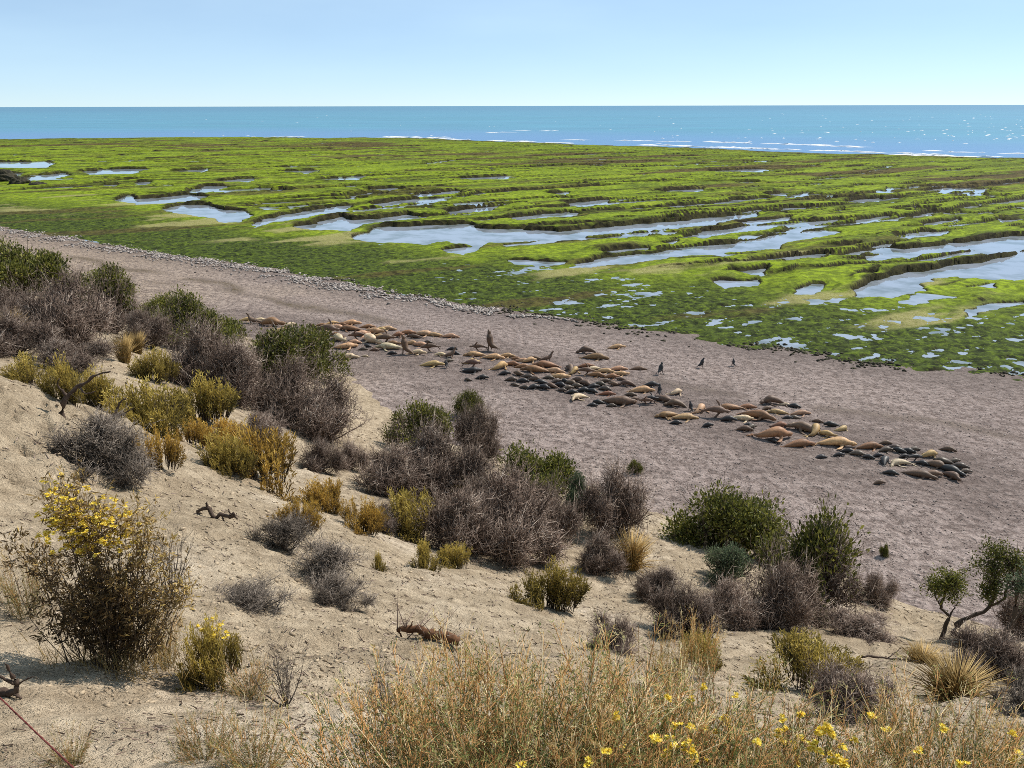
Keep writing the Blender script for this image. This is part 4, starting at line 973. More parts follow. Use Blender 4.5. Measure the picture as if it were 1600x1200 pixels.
# loose silvery dead brush
for v in range(2):
    r = np.random.default_rng(220 + v)
    S, tips = grow(r, 13, (1.6, 1.4, 0.6), (4, 3, 3, 2), r0=0.02, wander=0.30)
    S, k = normal_S(S)
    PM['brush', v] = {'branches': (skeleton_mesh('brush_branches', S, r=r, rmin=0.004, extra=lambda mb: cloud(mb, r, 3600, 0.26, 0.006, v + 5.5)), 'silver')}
def leafed(seed, n_main, clumps, per, ll, lw, crown_lo, twigmat, leafmat, fz=0, spread=.085, el=(15, 88), bare=0.0):
    r = np.random.default_rng(seed)
    S, tips = grow(r, n_main, (2.0, 1.6), (4, 3, 3), r0=0.03, wander=0.22, el=el)
    S, k = normal_S(S)
    pick, _ = dome_points(r, clumps * 4, 0.0, .5, seed)
    ok = pick[:, 2] > crown_lo + 0.12 * r.normal(size=len(pick))
    lump = np.sin(pick[:, 0] * 5 + seed) + np.sin(pick[:, 1] * 5.5 + 2 * seed) + np.sin(pick[:, 2] * 6 + 3)
    ok &= lump > -1.3 + 2.2 * bare
    pick = pick[ok][:clumps]; clumps = len(pick)
    P = np.repeat(pick, per, 0); n = len(P)
    off = r.normal(size=(n, 3)) * spread; off[:, 2] *= 0.8
    cl = np.repeat(np.clip(r.normal(.5, .2, clumps), 0, 1), per)
    P = P + off; P[:, 2] = np.maximum(P[:, 2], 0.03)
    d = off / (np.linalg.norm(off, axis=1, keepdims=True) + 1e-6) + np.array([0, 0, .5]) + r.normal(size=(n, 3)) * .4
    mb = MB(); add_leaves(mb, P, d, ll * r.uniform(.6, 1.4, n), lw * r.uniform(.7, 1.3, n), np.clip(cl + r.normal(0, .16, n), 0, 1), r)
    ex = (lambda m: cloud(m, r, fz, 0.14, 0.0042, seed)) if fz else None
    return {'branches': (skeleton_mesh('leafy_branches', S, r=r, rmin=0.003, extra=ex), twigmat), 'foliage': (mb.mesh('foliage'), leafmat)}
for v in range(3):
    PM['green', v] = leafed(240 + v, 16, 520, 24, .068, .032, .10, 'bark', 'olive', 1800)
    PM['mixed', v] = leafed(260 + v, 18, 330, 24, .058, .028, .50, 'twig', 'olive', 8000, .07, bare=0.25)
PM['sage', 0] = leafed(280, 15, 440, 24, .06, .032, .12, 'bark', 'sage', 1200)
PM['sage', 1] = leafed(281, 15, 440, 24, .06, .032, .2, 'bark', 'sage', 1200)
# low golden shrubs: many upright stems closely set with narrow leaves
def golden(seed, stems, leafmat, lo=0.0):
    r = np.random.default_rng(seed); mb = MB(); ml = MB()
    az = r.uniform(0, 6.283, stems); rad = np.sqrt(r.uniform(0, 1, stems)) * .62
    b = np.stack([np.cos(az) * rad, np.sin(az) * rad, np.zeros(stems)], 1)
    tc = r.uniform(-.62, .62, (9, 2)); tj = r.integers(0, 9, stems); b[:, :2] = .3 * b[:, :2] + tc[tj] * .75; tuft = r.uniform(.65, 1.1, 9)[tj]
    top = b * r.uniform(1.2, 1.6, (stems, 1)); hz = np.sqrt(np.clip(1 - (np.hypot(top[:, 0], top[:, 1])) ** 2, .08, 1)) * r.uniform(.6, 1.05, stems) * tuft
    top[:, 2] = hz; top += r.normal(size=(stems, 3)) * np.array([.05, .05, .02]); mid = (b + top) / 2 + r.normal(size=(stems, 3)) * .03
    tone = np.clip(r.normal(.5, .25, stems), 0, 1)
    add_prisms(mb, b, mid, .009, .007, tone * .6); add_spikes(mb, mid, top, .007, tone * .8)
    per = 46
    t = r.uniform(.28 + lo, 1.02, (stems, per)); i = np.repeat(np.arange(stems), per); t = t.ravel()
    P = np.where(t[:, None] < .5, b[i] + (mid - b)[i] * (t * 2)[:, None], mid[i] + (top - mid)[i] * (t * 2 - 1)[:, None])
    P = P + r.normal(size=P.shape) * .022
    d = (top - b)[i]; d /= np.linalg.norm(d, axis=1, keepdims=True); d = d * .9 + r.normal(size=P.shape) * .45
    P[:, 2] = np.maximum(P[:, 2], .02)
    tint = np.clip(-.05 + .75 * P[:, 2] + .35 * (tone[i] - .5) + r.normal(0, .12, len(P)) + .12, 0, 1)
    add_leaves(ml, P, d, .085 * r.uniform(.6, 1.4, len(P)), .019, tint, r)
    return {'stems': (mb.mesh('golden_stems'), 'bark'), 'foliage': (ml.mesh('golden_foliage'), leafmat)}
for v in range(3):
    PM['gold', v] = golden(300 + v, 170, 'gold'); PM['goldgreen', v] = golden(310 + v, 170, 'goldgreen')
# dry grass tussocks
def tussock(seed, n=420, lean=.55):
    r = np.random.default_rng(seed); mb = MB()
    az = r.uniform(0, 6.283, n); e = np.abs(r.normal(0, lean, n)); L = r.uniform(.55, 1.05, n)
    b = np.stack([np.cos(az), np.sin(az), np.zeros(n)], 1) * r.uniform(0, .28, (n, 1))
    d = np.stack([np.cos(az) * np.sin(e), np.sin(az) * np.sin(e), np.cos(e)], 1)
    m = b + d * (L * .55)[:, None]; tp = m + (d + np.stack([np.cos(az) * .45, np.sin(az) * .45, -np.full(n, .30)], 1)) * (L * .5)[:, None]
    tp[:, 2] = np.maximum(tp[:, 2], .02); tn = np.clip(r.normal(.55, .25, n), 0, 1)
    add_prisms(mb, b, m, .012, .009, tn * .8); add_spikes(mb, m, tp, .009, tn)
    return {'blades': (mb.mesh('grass_blades'), 'straw')}
for v in range(3): PM['tussock', v] = tussock(330 + v, 460, (.35, .55, .7)[v])
# a bare upright sheaf of twigs
for v in range(2):
    r = np.random.default_rng(350 + v)
    S, tips = grow(r, 14, (1.3, 1.0), (5, 4, 3), el=(50, 88), r0=.018, wander=.16, up=.12)
    S, k = normal_S(S)
    PM['bare', v] = {'branches': (skeleton_mesh('bare_twigs', S, r=r, rmin=.0035), 'silver')}
for kk, parts in PM.items():
    for pn, (me, mt) in parts.items(): me.materials.append(M[mt])

pr = np.random.default_rng(404)
def plant(kind, v, px, py, w, h, label, cat='shrub', name=None, group=None, sink=0.04, back=0.32, yaw=None):
    p, d = hit(px, py)
    W = w * d / FPX; H = h * d / FPX / 0.93
    if kind in ('dead', 'mixed', 'green', 'sage') and w > 40: W *= 1.22; H *= 1.15
    elif kind in ('gold', 'goldgreen'): W *= 1.38; H *= 1.18
    elif kind == 'brush': W *= 1.3; H *= 1.15
    dirn = unit(np.array([p[0], p[1]]))
    c = p[:2] + dirn * W * back
    z = float(hill_z(np.array([c[0]]), np.array([c[1]]), False)[0]); zb = float(beach_z(np.array([c[0]]), np.array([c[1]]), False)[0])
    z = max(z, zb)
    # a plant that stands on falling ground keeps the height it shows
    z = max(z, p[2] - 0.35 * W)
    nm = name or {'dead': 'leafless_shrub', 'brush': 'dead_brush', 'green': 'green_shrub', 'mixed': 'half_dead_shrub', 'sage': 'sage_shrub', 'gold': 'golden_shrub', 'goldgreen': 'yellow_green_shrub', 'tussock': 'grass_tussock', 'bare': 'bare_twigs'}[kind]
    root = empty(nm, (c[0], c[1], z - sink), label, cat, group, yaw if yaw is not None else pr.uniform(0, 6.28), (W / 2, W / 2, H))
    for pn, (me, mt) in PM[kind, v].items():
        o = obj(pn, me, None, root)
        if pn == 'stems': o['kind'] = 'stuff'
    return root, d
PLANTS = [
 ('dead', 1, 235, 545, 80, 56, 'grey leafless shrub between the blond grass and the crest shrubs'),
 ('dead', 0, 20, 505, 90, 50, 'small grey shrub under the tallest dark green shrub at left'),
 ('dead', 3, 590, 830, 70, 34, 'low brown twigs between the golden row and the central thicket'),
 ('dead', 2, 760, 830, 110, 80, 'brown leafless shrub in the heart of the central thicket'),
 ('dead', 0, 855, 850, 90, 90, 'brown leafless shrub at the right side of the central thicket'),
 ('dead', 2, 545, 735, 60, 40, 'low brown shrub on the sand beyond the purple grey thicket'),
 ('dead', 1, 1150, 985, 110, 70, 'dark dead shrub in shade beside the crooked branches'),
 ('goldgreen', 0, 730, 800, 60, 44, 'faint yellow shrub inside the central thicket'),
 ('gold', 1, 300, 700, 60, 36, 'small golden tuft on the sand left of the largest orange gold shrub'),
 ('dead', 1, 420, 700, 80, 46, 'low brown leafless shrub behind the largest orange gold shrub'),
 # kind, variant, x, y (foot), width, height in photograph pixels, label
 ('green', 0, 40, 470, 125, 72, 'dark green shrub at the left edge, tallest against the beach'),
 ('green', 1, 78, 462, 66, 56, 'small dark green shrub just right of the tallest one by the left edge'),
 ('dead', 0, 112, 545, 150, 105, 'big grey leafless shrub in front of the dark green shrubs at left'),
 ('mixed', 2, 178, 522, 105, 84, 'grey leafless shrub beside the blond grass, against the beach'),
 ('mixed', 0, 165, 487, 90, 52, 'grey and green shrub on the beach side of the grey left shrubs'),
 ('dead', 2, 20, 560, 120, 60, 'low grey shrub at the left edge under the straw grass'),
 ('tussock', 1, 20, 530, 66, 52, 'golden dry grass tuft at the left edge among grey shrubs', 'grass'),
 ('dead', 3, 110, 588, 120, 48, 'low brownish leafless shrub left of the blond grass'),
 ('goldgreen', 2, 50, 604, 80, 40, 'low dull yellow shrub just above the eroded bank'),
 ('tussock', 0, 196, 568, 56, 52, 'bright blond grass tussock standing on open sand at left', 'grass'),
 ('tussock', 0, 216, 553, 48, 40, 'smaller blond grass tuft right behind the bright blond tussock', 'grass'),
 ('green', 2, 250, 505, 66, 36, 'small dark green shrub against the beach left of the big mixed thicket'),
 ('mixed', 1, 285, 550, 110, 74, 'grey green shrub behind the yellow cushion near the sand patch'),
 ('green', 0, 330, 560, 105, 56, 'dark olive shrub at the crest left of the sea lions'),
 ('dead', 2, 325, 615, 120, 98, 'grey leafless shrub above the dark shadow on the sand patch'),
 ('goldgreen', 0, 244, 600, 62, 44, 'small yellow green cushion shrub on the sand patch'),
 ('goldgreen', 1, 105, 632, 72, 64, 'yellow shrub beside the crooked bare branch'),
 ('goldgreen', 2, 152, 640, 66, 54, 'yellow shrub just right of the crooked bare branch foot'),
 ('goldgreen', 0, 240, 680, 150, 74, 'wide low yellow green shrub between sand patches at left'),
 ('goldgreen', 1, 318, 675, 110, 62, 'olive yellow shrub in front of the shaded grey shrub'),
 ('gold', 0, 340, 700, 80, 40, 'low golden shrub behind the big orange gold one'),
 ('mixed', 2, 425, 620, 160, 84, 'largest grey shrub with green top in the left thicket'),
 ('green', 1, 488, 592, 100, 66, 'bright olive green shrub below the left end of the colony'),
 ('dead', 3, 375, 640, 110, 90, 'pale grey leafless shrub in the middle of the left thicket'),
 ('dead', 0, 455, 668, 150, 90, 'purple grey leafless shrub under the green thicket'),
 ('dead', 1, 515, 700, 130, 72, 'purple grey leafless shrub at the thicket end nearest the bare sand'),
 ('dead', 2, 500, 738, 70, 46, 'small brown leafless shrub right of the orange gold shrub'),
 ('brush', 0, 150, 750, 165, 78, 'tangled silver grey dead brush on the crest of the bank'),
 ('brush', 1, 192, 758, 105, 66, 'dark tangled dead brush right of the silver grey tangle'),
 ('gold', 1, 246, 738, 78, 62, 'orange gold shrub right of the dead brush on the bank'),
 ('gold', 2, 420, 768, 165, 92, 'largest orange gold shrub at the foot of the left thicket'),
 ('goldgreen', 2, 352, 742, 90, 60, 'yellow green shrub leaning against the largest orange gold shrub'),
 ('gold', 0, 468, 830, 74, 44, 'lone golden cushion shrub on open sand'),
 ('gold', 1, 515, 800, 72, 46, 'golden shrub at the top of the row along the sand'),
 ('gold', 2, 560, 832, 80, 46, 'golden shrub midway along the row beside the sand'),
 ('mixed', 0, 655, 715, 100, 72, 'dark green shrub on the beach edge with grey skirts'),
 ('dead', 1, 738, 725, 80, 82, 'brown leafless shrub with a green sprig on top'),
 ('green', 2, 736, 655, 46, 32, 'green sprig shrub standing up against the gravel beach'),
 ('dead', 2, 620, 785, 130, 70, 'low grey leafless shrub at the left of the central thicket'),
 ('dead', 3, 690, 790, 150, 110, 'wide grey leafless shrub in the central thicket'),
 ('green', 0, 830, 800, 130, 80, 'yellow green shrub at the top right of the central thicket'),
 ('dead', 0, 800, 880, 170, 130, 'large dark brown leafless shrub fronting the central thicket'),
 ('dead', 1, 705, 870, 140, 90, 'brown leafless shrub left of the large dark brown one'),
 ('goldgreen', 0, 632, 845, 116, 66, 'yellow shrub at the left foot of the central thicket'),
 ('goldgreen', 1, 664, 890, 52, 40, 'little yellow shrub on the sand below the central thicket'),
 ('goldgreen', 2, 712, 890, 60, 38, 'brownish yellow shrub tucked under the central thicket'),
 ('sage', 0, 905, 820, 56, 66, 'grey green shrub between the central thicket and the rounded brown shrub'),
 ('dead', 2, 965, 842, 112, 104, 'rounded dark brown leafless shrub standing against the beach'),
 ('green', 1, 992, 742, 24, 22, 'tiny green sprig poking above the rounded brown shrub'),
 ('tussock', 1, 985, 895, 92, 74, 'orange dry grass tussock in front of the rounded brown shrub', 'grass'),
 ('dead', 3, 940, 900, 84, 56, 'low brown leafless shrub left of the orange grass tussock'),
 ('goldgreen', 1, 858, 960, 116, 68, 'lone yellow green shrub on bare sand below the central thicket'),
 ('green', 2, 1135, 865, 156, 96, 'broad bright green shrub against the beach'),
 ('sage', 1, 1132, 915, 80, 58, 'pale sage green shrub below the broad bright green one'),
 ('mixed', 1, 1265, 970, 180, 160, 'tall dark shrub with sparse green top right of the green one'),
 ('dead', 1, 1215, 985, 120, 110, 'dark leafless shrub at the left foot of the tall dark shrub'),
 ('dead', 0, 1362, 945, 58, 52, 'small dark leafless shrub at the sand edge with a thin sprig'),
 ('green', 0, 1381, 872, 16, 22, 'thin green sprig above the small dark shrub'),
 ('dead', 2, 1075, 1000, 120, 80, 'shaded dead shrub lying left of the tall dark shrub'),
 ('dead', 3, 1030, 945, 90, 50, 'low twiggy grey shrub under the orange grass tussock'),
 ('dead', 0, 960, 1022, 92, 58, 'low purple grey shrub behind the tall rusty stems'),
 ('dead', 1, 1330, 1000, 110, 34, 'flat brown dead mat at the foot of the tall dark shrub'),
 ('dead', 2, 1560, 1070, 150, 80, 'dark dead shrub under the small trees at the right edge'),
 ('dead', 3, 1600, 1000, 90, 90, 'dark leafless shrub cut by the right edge'),
 ('tussock', 2, 1490, 1095, 170, 78, 'wide straw coloured grass tussock below the small trees', 'grass'),
 ('tussock', 1, 1440, 1040, 90, 40, 'flat brown grass patch left of the small trees', 'grass'),
 ('goldgreen', 2, 1260, 1085, 170, 72, 'yellow topped grey shrub behind the yellow flowers'),
 ('dead', 1, 1310, 1130, 150, 80, 'brown twiggy shrub in front of the yellow topped shrub'),
 ('goldgreen', 0, 1092, 1040, 64, 52, 'small olive yellow shrub below the shaded dead shrub'),
 ('goldgreen', 1, 592, 892, 26, 28, 'tiny brown green plant alone on the sand'),
 ('brush', 0, 445, 865, 95, 52, 'domed silver dead brush on the open slope'),
 ('brush', 1, 505, 915, 130, 56, 'spreading silver dead brush below the domed one'),
 ('brush', 0, 535, 950, 90, 40, 'lowest of the silver dead brush clumps on the slope'),
 ('brush', 1, 400, 965, 130, 34, 'flat dead branches lying on the open sand'),
 ('bare', 0, 272, 950, 110, 130, 'bare grey branches right of the flowering bush'),
 ('bare', 1, 448, 1105, 120, 104, 'bare grey twig clump on the sand at bottom'),
 ('bare', 0, 610, 1150, 120, 140, 'bare upright twigs at the left end of the rusty stems'),
 ('brush', 0, 1600, 1120, 110, 60, 'dark tangled brush at the right edge below the grass tussock'),
]
for e in PLANTS:
    plant(*e[:7], cat=(e[7] if len(e) > 7 else 'shrub'), sink=0.05)

# small crooked trees at the right
def tubes(mb, paths, r0, r1, tint=.4, sides=7, n=14, jitter=0.0, r=None):
    for P, (a, b) in zip(paths, zip(r0, r1)):
        c = catmull(P, n)
        if r is not None: c = c + r.normal(size=c.shape) * jitter
        rr = np.linspace(a, b, n)
        rr = rr * (1 + (0.18 * r.normal(size=n) if r is not None else 0))
        loft(mb, c, np.stack([rr, rr], 1), sides); mb.t[-1] = np.full(len(mb.v[-1]), tint)
def crown(mb, centers, r, per, ll, lw):
    for (x, y, z, s) in centers:
        k = int(per * (s / .3) ** 1.6); cl = r.normal(size=(26, 3)) * s * .55
        j = r.integers(0, 26, k); off = r.normal(size=(k, 3)) * s * .22
        P = np.array([x, y, z]) + cl[j] + off
        add_leaves(mb, P, off + np.array([0, 0, .06]) + r.normal(size=(k, 3)) * .05, ll * r.uniform(.6, 1.4, k), lw, np.clip(r.normal(.5, .22, k) , 0, 1), r)
def tree(px, py, scale_px, paths, radii, crowns, label, seed, leafmat='olive'):
    p, d = hit(px, py); s = scale_px * d / FPX
    r = np.random.default_rng(seed)
    root = empty('small_tree', (p[0], p[1], p[2] - .05), label, 'tree', 'small crooked trees', 0)
    mb = MB(); tubes(mb, [np.array(P) * s for P in paths], [a * s for a, b in radii], [b * s for a, b in radii], .35, 7, 16, .006 * s, r)
    tw = []
    for (x, y, z, q) in crowns:
        for _ in range(26):
            b = np.array([x, y, z]) * s + r.normal(size=3) * q * s * .25; tw.append((b, b + r.normal(size=3) * q * s * .75))
    add_spikes(mb, [a for a, b in tw], [b for a, b in tw], .012 * s, r.uniform(.2, .7, len(tw)))
    obj('trunk', mb.mesh('trunk', True), M['bark'], root)
    mc = MB(); crown(mc, [(x * s, y * s, z * s, q * s) for x, y, z, q in crowns], r, 900, .062, .034)
    obj('crown', mc.mesh('crown'), M[leafmat], root)
    return root
# units: 100 photograph pixels
tree(1472, 998, 100, [[(0, 0, 0), (.02, .02, .25), (.04, 0, .42), (-.10, .02, .56), (-.12, 0, .72), (-.06, .05, .88)], [(.03, 0, .30), (.10, .02, .55), (.14, 0, .70)], [(-.10, 0, .6), (-.22, 0, .75), (-.25, .03, .88)]],
     [(.035, .015), (.014, .006), (.016, .008)], [(-.10, 0, 1.0, .20), (-.22, .05, .92, .13), (.04, .05, .90, .13), (-.06, -.03, 1.10, .12)], 'slender crooked tree with one small round crown at right', 501)
tree(1492, 994, 100, [[(0, 0, 0), (-.02, .02, .18), (.15, 0, .38), (.42, .02, .50), (.50, .05, .72), (.46, 0, .92), (.40, 0, 1.15)], [(.46, .02, .58), (.62, 0, .72), (.66, .05, .92), (.72, 0, 1.10)]],
     [(.045, .015), (.025, .01)], [(.38, 0, 1.25, .22), (.50, .1, 1.42, .17), (.42, 0, .98, .16), (.34, 0, .85, .12), (.74, .05, 1.15, .16), (.62, 0, 1.35, .15)], 'crooked tree with a long bent trunk and two crowns at right', 502)
tree(1560, 1010, 100, [[(-.3, 0, 0), (-.05, .02, .15), (.12, 0, .45), (.14, .03, .75), (.10, 0, 1.0), (.22, .03, 1.15)], [(.12, 0, .5), (.30, .05, .72), (.42, 0, .95)]],
     [(.05, .018), (.025, .01)], [(.30, .05, 1.15, .22), (.46, 0, 1.0, .2), (.10, .1, 1.12, .14), (.5, 0, .7, .16)], 'dark trunked tree cut by the right edge of the view', 503, 'sage')

# crooked bare branch on the bank and the pieces of driftwood
def wood(name, px, py, paths, radii, label, mat, cat='driftwood', seed=1, twigs=0, unit_px=100):
    p, d = hit(px, py); s = unit_px * d / FPX; r = np.random.default_rng(seed)
    o = empty(name, (p[0], p[1], p[2]), label, cat)
    mb = MB(); tubes(mb, [np.array(P) * s for P in paths[:1]], [radii[0][0] * s], [radii[0][1] * s], .4, 9, 18, .008 * s, r)
    obj('stem', mb.mesh('stem', True), M[mat], o)
    for P, (a, b) in zip(paths[1:], radii[1:]):
        m2 = MB(); tubes(m2, [np.array(P) * s], [a * s], [b * s], .4, 7, 12, .006 * s, r); obj('branch', m2.mesh('branch', True), M[mat], o)
    if twigs:
        m3 = MB(); q = catmull(paths[0], twigs) * s
        add_spikes(m3, q, q + r.normal(size=q.shape) * .25 * s + np.array([0, 0, .05 * s]), .012 * s, r.uniform(0, .8, twigs)); obj('twigs', m3.mesh('twigs'), M['twig'], o)
    return o
wood('bare_branch', 98, 648, [[(0, 0, -.05), (.02, 0, .22), (.20, .05, .45), (.40, .1, .55), (.58, .1, .68), (.82, .1, .74)], [(.12, .02, .36), (.02, 0, .55), (.06, 0, .66)], [(.3, .06, .5), (.42, 0, .42), (.6, 0, .46)]], [(.05, .012), (.022, .008), (.018, .006)], 'crooked dark bare branch rising beside the yellow shrubs', 'drift', 'branch', 3)
wood('bare_branch', 150, 668, [[(0, 0, -.04), (.12, 0, .12), (.28, .05, .22), (.40, .05, .42), (.52, .05, .52)], [(.28, .05, .22), (.44, .05, .25), (.62, .05, .36)]], [(.035, .01), (.018, .006)], 'smaller dark bare branch right of the crooked one', 'drift', 'branch', 4)
wood('driftwood_root', 338, 812, [[(-.30, .05, .10), (-.12, .05, .16), (-.02, 0, .02), (.08, .02, .07), (.22, 0, .03), (.30, 0, .10)], [(-.12, .05, .15), (-.14, .05, .26)], [(-.30, .05, .10), (-.26, 0, -.02)], [(.10, .02, .06), (.13, -.05, -.02)], [(.28, 0, .07), (.34, -.02, 0)], [(.24, 0, .06), (.20, .03, .15)]],
     [(.025, .03), (.035, .012), (.02, .01), (.02, .008), (.018, .008), (.016, .006)], 'small twisted dark root lying on the upper sand slope', 'drift', seed=5)
wood('driftwood_log', 668, 1000, [[(-.48, .1, .10), (-.2, .08, .13), (.05, .02, .08), (.28, 0, .05), (.48, -.05, .0)], [(-.30, .08, .12), (-.22, .06, .30)], [(-.48, .1, .1), (-.40, .05, 0)]], [(.05, .085), (.016, .007), (.02, .01)], 'rusty brown fallen log half hidden behind the rusty stems', 'driftred', seed=6, twigs=46)
wood('driftwood_stump', 18, 1095, [[(-.35, 0, -.02), (-.12, 0, .08), (.06, .0, .10), (.14, .02, .20), (.10, .02, .38), (.06, 0, .62)], [(.12, 0, .24), (-.05, 0, .36), (-.14, 0, .45)], [(.12, .02, .2), (.30, .05, .30), (.42, .05, .34)], [(.05, 0, .1), (.2, -.06, .02)]], [(.08, .018), (.03, .012), (.018, .006), (.04, .02)], 'dark gnarled stump at the left edge above the red cord', 'drift', 'stump', 7)
wood('fallen_stick', 1395, 1035, [[(-.45, .1, .03), (-.1, .05, .02), (.2, 0, .04), (.45, -.05, .03)], [(-.05, .05, .02), (.1, .15, .06), (.2, .2, .1)]], [(.016, .008), (.012, .005)], 'grey fallen stick on the sand below the small trees', 'drift', 'stick', 8)
wood('fallen_stick', 770, 860, [[(-.3, .1, .03), (0, .05, .04), (.3, 0, .03)]], [(.012, .006)], 'thin fallen stick in the central thicket foot', 'drift', 'stick', 9)

# dark rocks on the reef at the left edge
for i, (px, py, w, h, lab) in enumerate([(8, 284, 46, 18, 'black weedy boulder on the reef at the left edge'), (32, 287, 34, 12, 'smaller black boulder right of the one at the left edge'), (60, 291, 30, 7, 'low dark rock at the end of the boulder row by the left edge')]):
    c = on_z(px, py, WATER_Z + .2); d_ = CAM_H / -ray(px, py)[2]; r = np.random.default_rng(40 + i)
    me = bpy.data.meshes.new('boulder'); import bmesh
    bm = bmesh.new(); bmesh.ops.create_icosphere(bm, subdivisions=4, radius=1.0)
    for vv in bm.verts:
        n_ = fbm(np.array([vv.co.x * 1.7 + i * 9]), np.array([vv.co.y * 1.7 + vv.co.z * 1.3]), 4, 14 + i)[0]
        vv.co *= 1 + .45 * n_
        if vv.co.z < -.25: vv.co.z = -.25
    bm.to_mesh(me); bm.free()
    at_ = me.attributes.new('tint', 'FLOAT', 'POINT'); at_.data.foreach_set('value', r.uniform(0, .7, len(me.vertices)).astype(np.float32))
    o = obj('weedy_boulder', me, M['rock'], label=lab, category='boulder', group='boulders on the reef')
    o.location = (c[0], c[1], WATER_Z + .25); o.scale = (w * d_ / FPX / 2, w * d_ / FPX / 2.4, h * d_ / FPX); o.rotation_euler = (0, 0, i * 1.3)

# flower head: petals round a centre on a short stalk
def flower_mesh(seed, heads=3, size=.016, stalk=.14):
    r = np.random.default_rng(seed); mb = MB()
    for h in range(heads):
        c = r.normal(size=3) * size * (0.5 if heads > 1 else 0); c[2] = abs(c[2])
        ax = unit(np.array([r.normal(0, .35), r.normal(0, .35) - .35, 1]))
        u = unit(np.cross(ax, [1, 0, 0])); w = np.cross(ax, u); n = 11
        th = np.arange(n) * 2 * math.pi / n + r.uniform(0, 1)
        d = np.cos(th)[:, None] * u + np.sin(th)[:, None] * w + ax * .25
        add_leaves(mb, np.repeat(c[None], n, 0), d, size, size * .5, np.clip(r.normal(.6, .2, n), 0, 1), r)
        add_spikes(mb, [c], [c + ax * size * .45], size * .38, 0.05)
    me = mb.mesh('flower_head'); me.materials.append(M['petal']); return me
FLOWER = [flower_mesh(600 + i, (4, 3, 5)[i]) for i in range(3)]
STALK = MB(); add_prisms(STALK, [(0, 0, -.13)], [(0, 0, .002)], .0022, .0016, .3); STALK = STALK.mesh('flower_stalk'); STALK.materials.append(M['herb'])
def flower(parent, pos, scale, r, stalk=True):
    o = obj('flower_head', FLOWER[int(r.integers(0, 3))], None, parent)
    rs = parent.scale
    inv = parent.matrix_basis.inverted() @ Vector(pos)
    o.location = inv; o.scale = (scale / rs[0], scale / rs[1], scale / rs[2]); o.rotation_euler = (0, 0, r.uniform(0, 6.28))
    if stalk: obj('flower_stalk', STALK, None, o)
    return o

# the big flowering bush at the left
def big_bush():
    r = np.random.default_rng(700)
    p, d = hit(165, 1058); s = d / FPX * 100          # 100 photograph pixels
    root = empty('flowering_bush', (p[0], p[1] + .25, p[2] - .05), 'tall dark bush topped with yellow flowers on the sand at left', 'bush')
    mb = MB(); ml = MB(); md = MB()
    S = []
    # stems rise from one foot into several plumes
    plumes = [(-.35, .1, 2.95, .42, 26), (.05, .0, 2.75, .45, 26), (.45, .1, 2.5, .42, 22), (-.95, .2, 1.75, .35, 16), (-1.35, .2, 2.0, .30, 10), (.85, .15, 2.05, .40, 18), (.6, .0, 1.2, .5, 18), (-.6, -.1, 1.1, .5, 22), (0, -.1, 1.5, .5, 26), (1.15, .1, 1.3, .35, 12)]
    tops = []
    for (x, y, z, sp, n) in plumes:
        sp *= .72
        for _ in range(int(n * .72)):
            b = np.array([r.normal(-.1, .22) + x * .25, r.normal(0, .12), 0])
            t = np.array([x, y, z]) + r.normal(size=3) * np.array([sp * .6, sp * .5, sp * .55])
            m = b * .55 + t * .45 + r.normal(size=3) * .12; m[2] = t[2] * .5
            c = catmull([b, m, t], 7) * s
            rr = np.linspace(.016, .004, 7) * s * .55
            add_prisms(mb, c[:-1], c[1:], rr[:-1], rr[1:], np.clip(r.normal(.3, .15), 0, 1), 4)
            for i in range(2, 7):
                for _ in range(3):
                    e = c[i] + unit(r.normal(size=3) + np.array([0, 0, .7])) * r.uniform(.08, .28) * s
                    S.append((c[i], e))
            tops.append(t * s)
    add_spikes(mb, [a for a, b in S], [b for a, b in S], .0035 * s, np.clip(r.normal(.35, .2, len(S)), 0, 1))
    E = np.array([b for a, b in S]); A = np.array([a for a, b in S])
    per = 6
    i = np.repeat(np.arange(len(E)), per); f = r.uniform(.2, 1.05, len(i))[:, None]
    P = A[i] * (1 - f) + E[i] * f + r.normal(size=(len(i), 3)) * .02 * s
    dd = (E - A)[i] / (np.linalg.norm((E - A)[i], axis=1, keepdims=True) + 1e-9) + r.normal(size=P.shape) * .6
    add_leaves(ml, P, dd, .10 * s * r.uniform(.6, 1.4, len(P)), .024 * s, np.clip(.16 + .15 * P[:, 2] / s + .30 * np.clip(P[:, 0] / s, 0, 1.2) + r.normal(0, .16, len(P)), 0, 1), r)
    # dry grass skirt
    k = 420; bx = np.stack([r.normal(.1, .75, k), r.normal(-.12, .22, k), np.zeros(k)], 1) * s
    tp = bx + np.stack([r.normal(0, .14, k), r.normal(-.05, .1, k), r.uniform(.15, .6, k)], 1) * s
    add_spikes(md, bx, tp, .007 * s, r.uniform(.2, .9, k))
    obj('branches', mb.mesh('bush_branches'), M['bark'], root); obj('foliage', ml.mesh('bush_foliage'), M['dusk'], root); obj('dry_grass', md.mesh('bush_grass'), M['straw'], root, kind='stuff')
    k = 0
    while k < 230:
        j = int(r.integers(0, 50)); t = tops[j] + (r.normal(size=3) * np.array([.10, .10, .1]) - np.array([0, 0, r.uniform(0, .7)])) * s
        if t[2] < 2.05 * s or t[0] > .5 * s: continue
        flower(root, np.array(root.location) + t, 1.15, r, False); k += 1
big_bush()
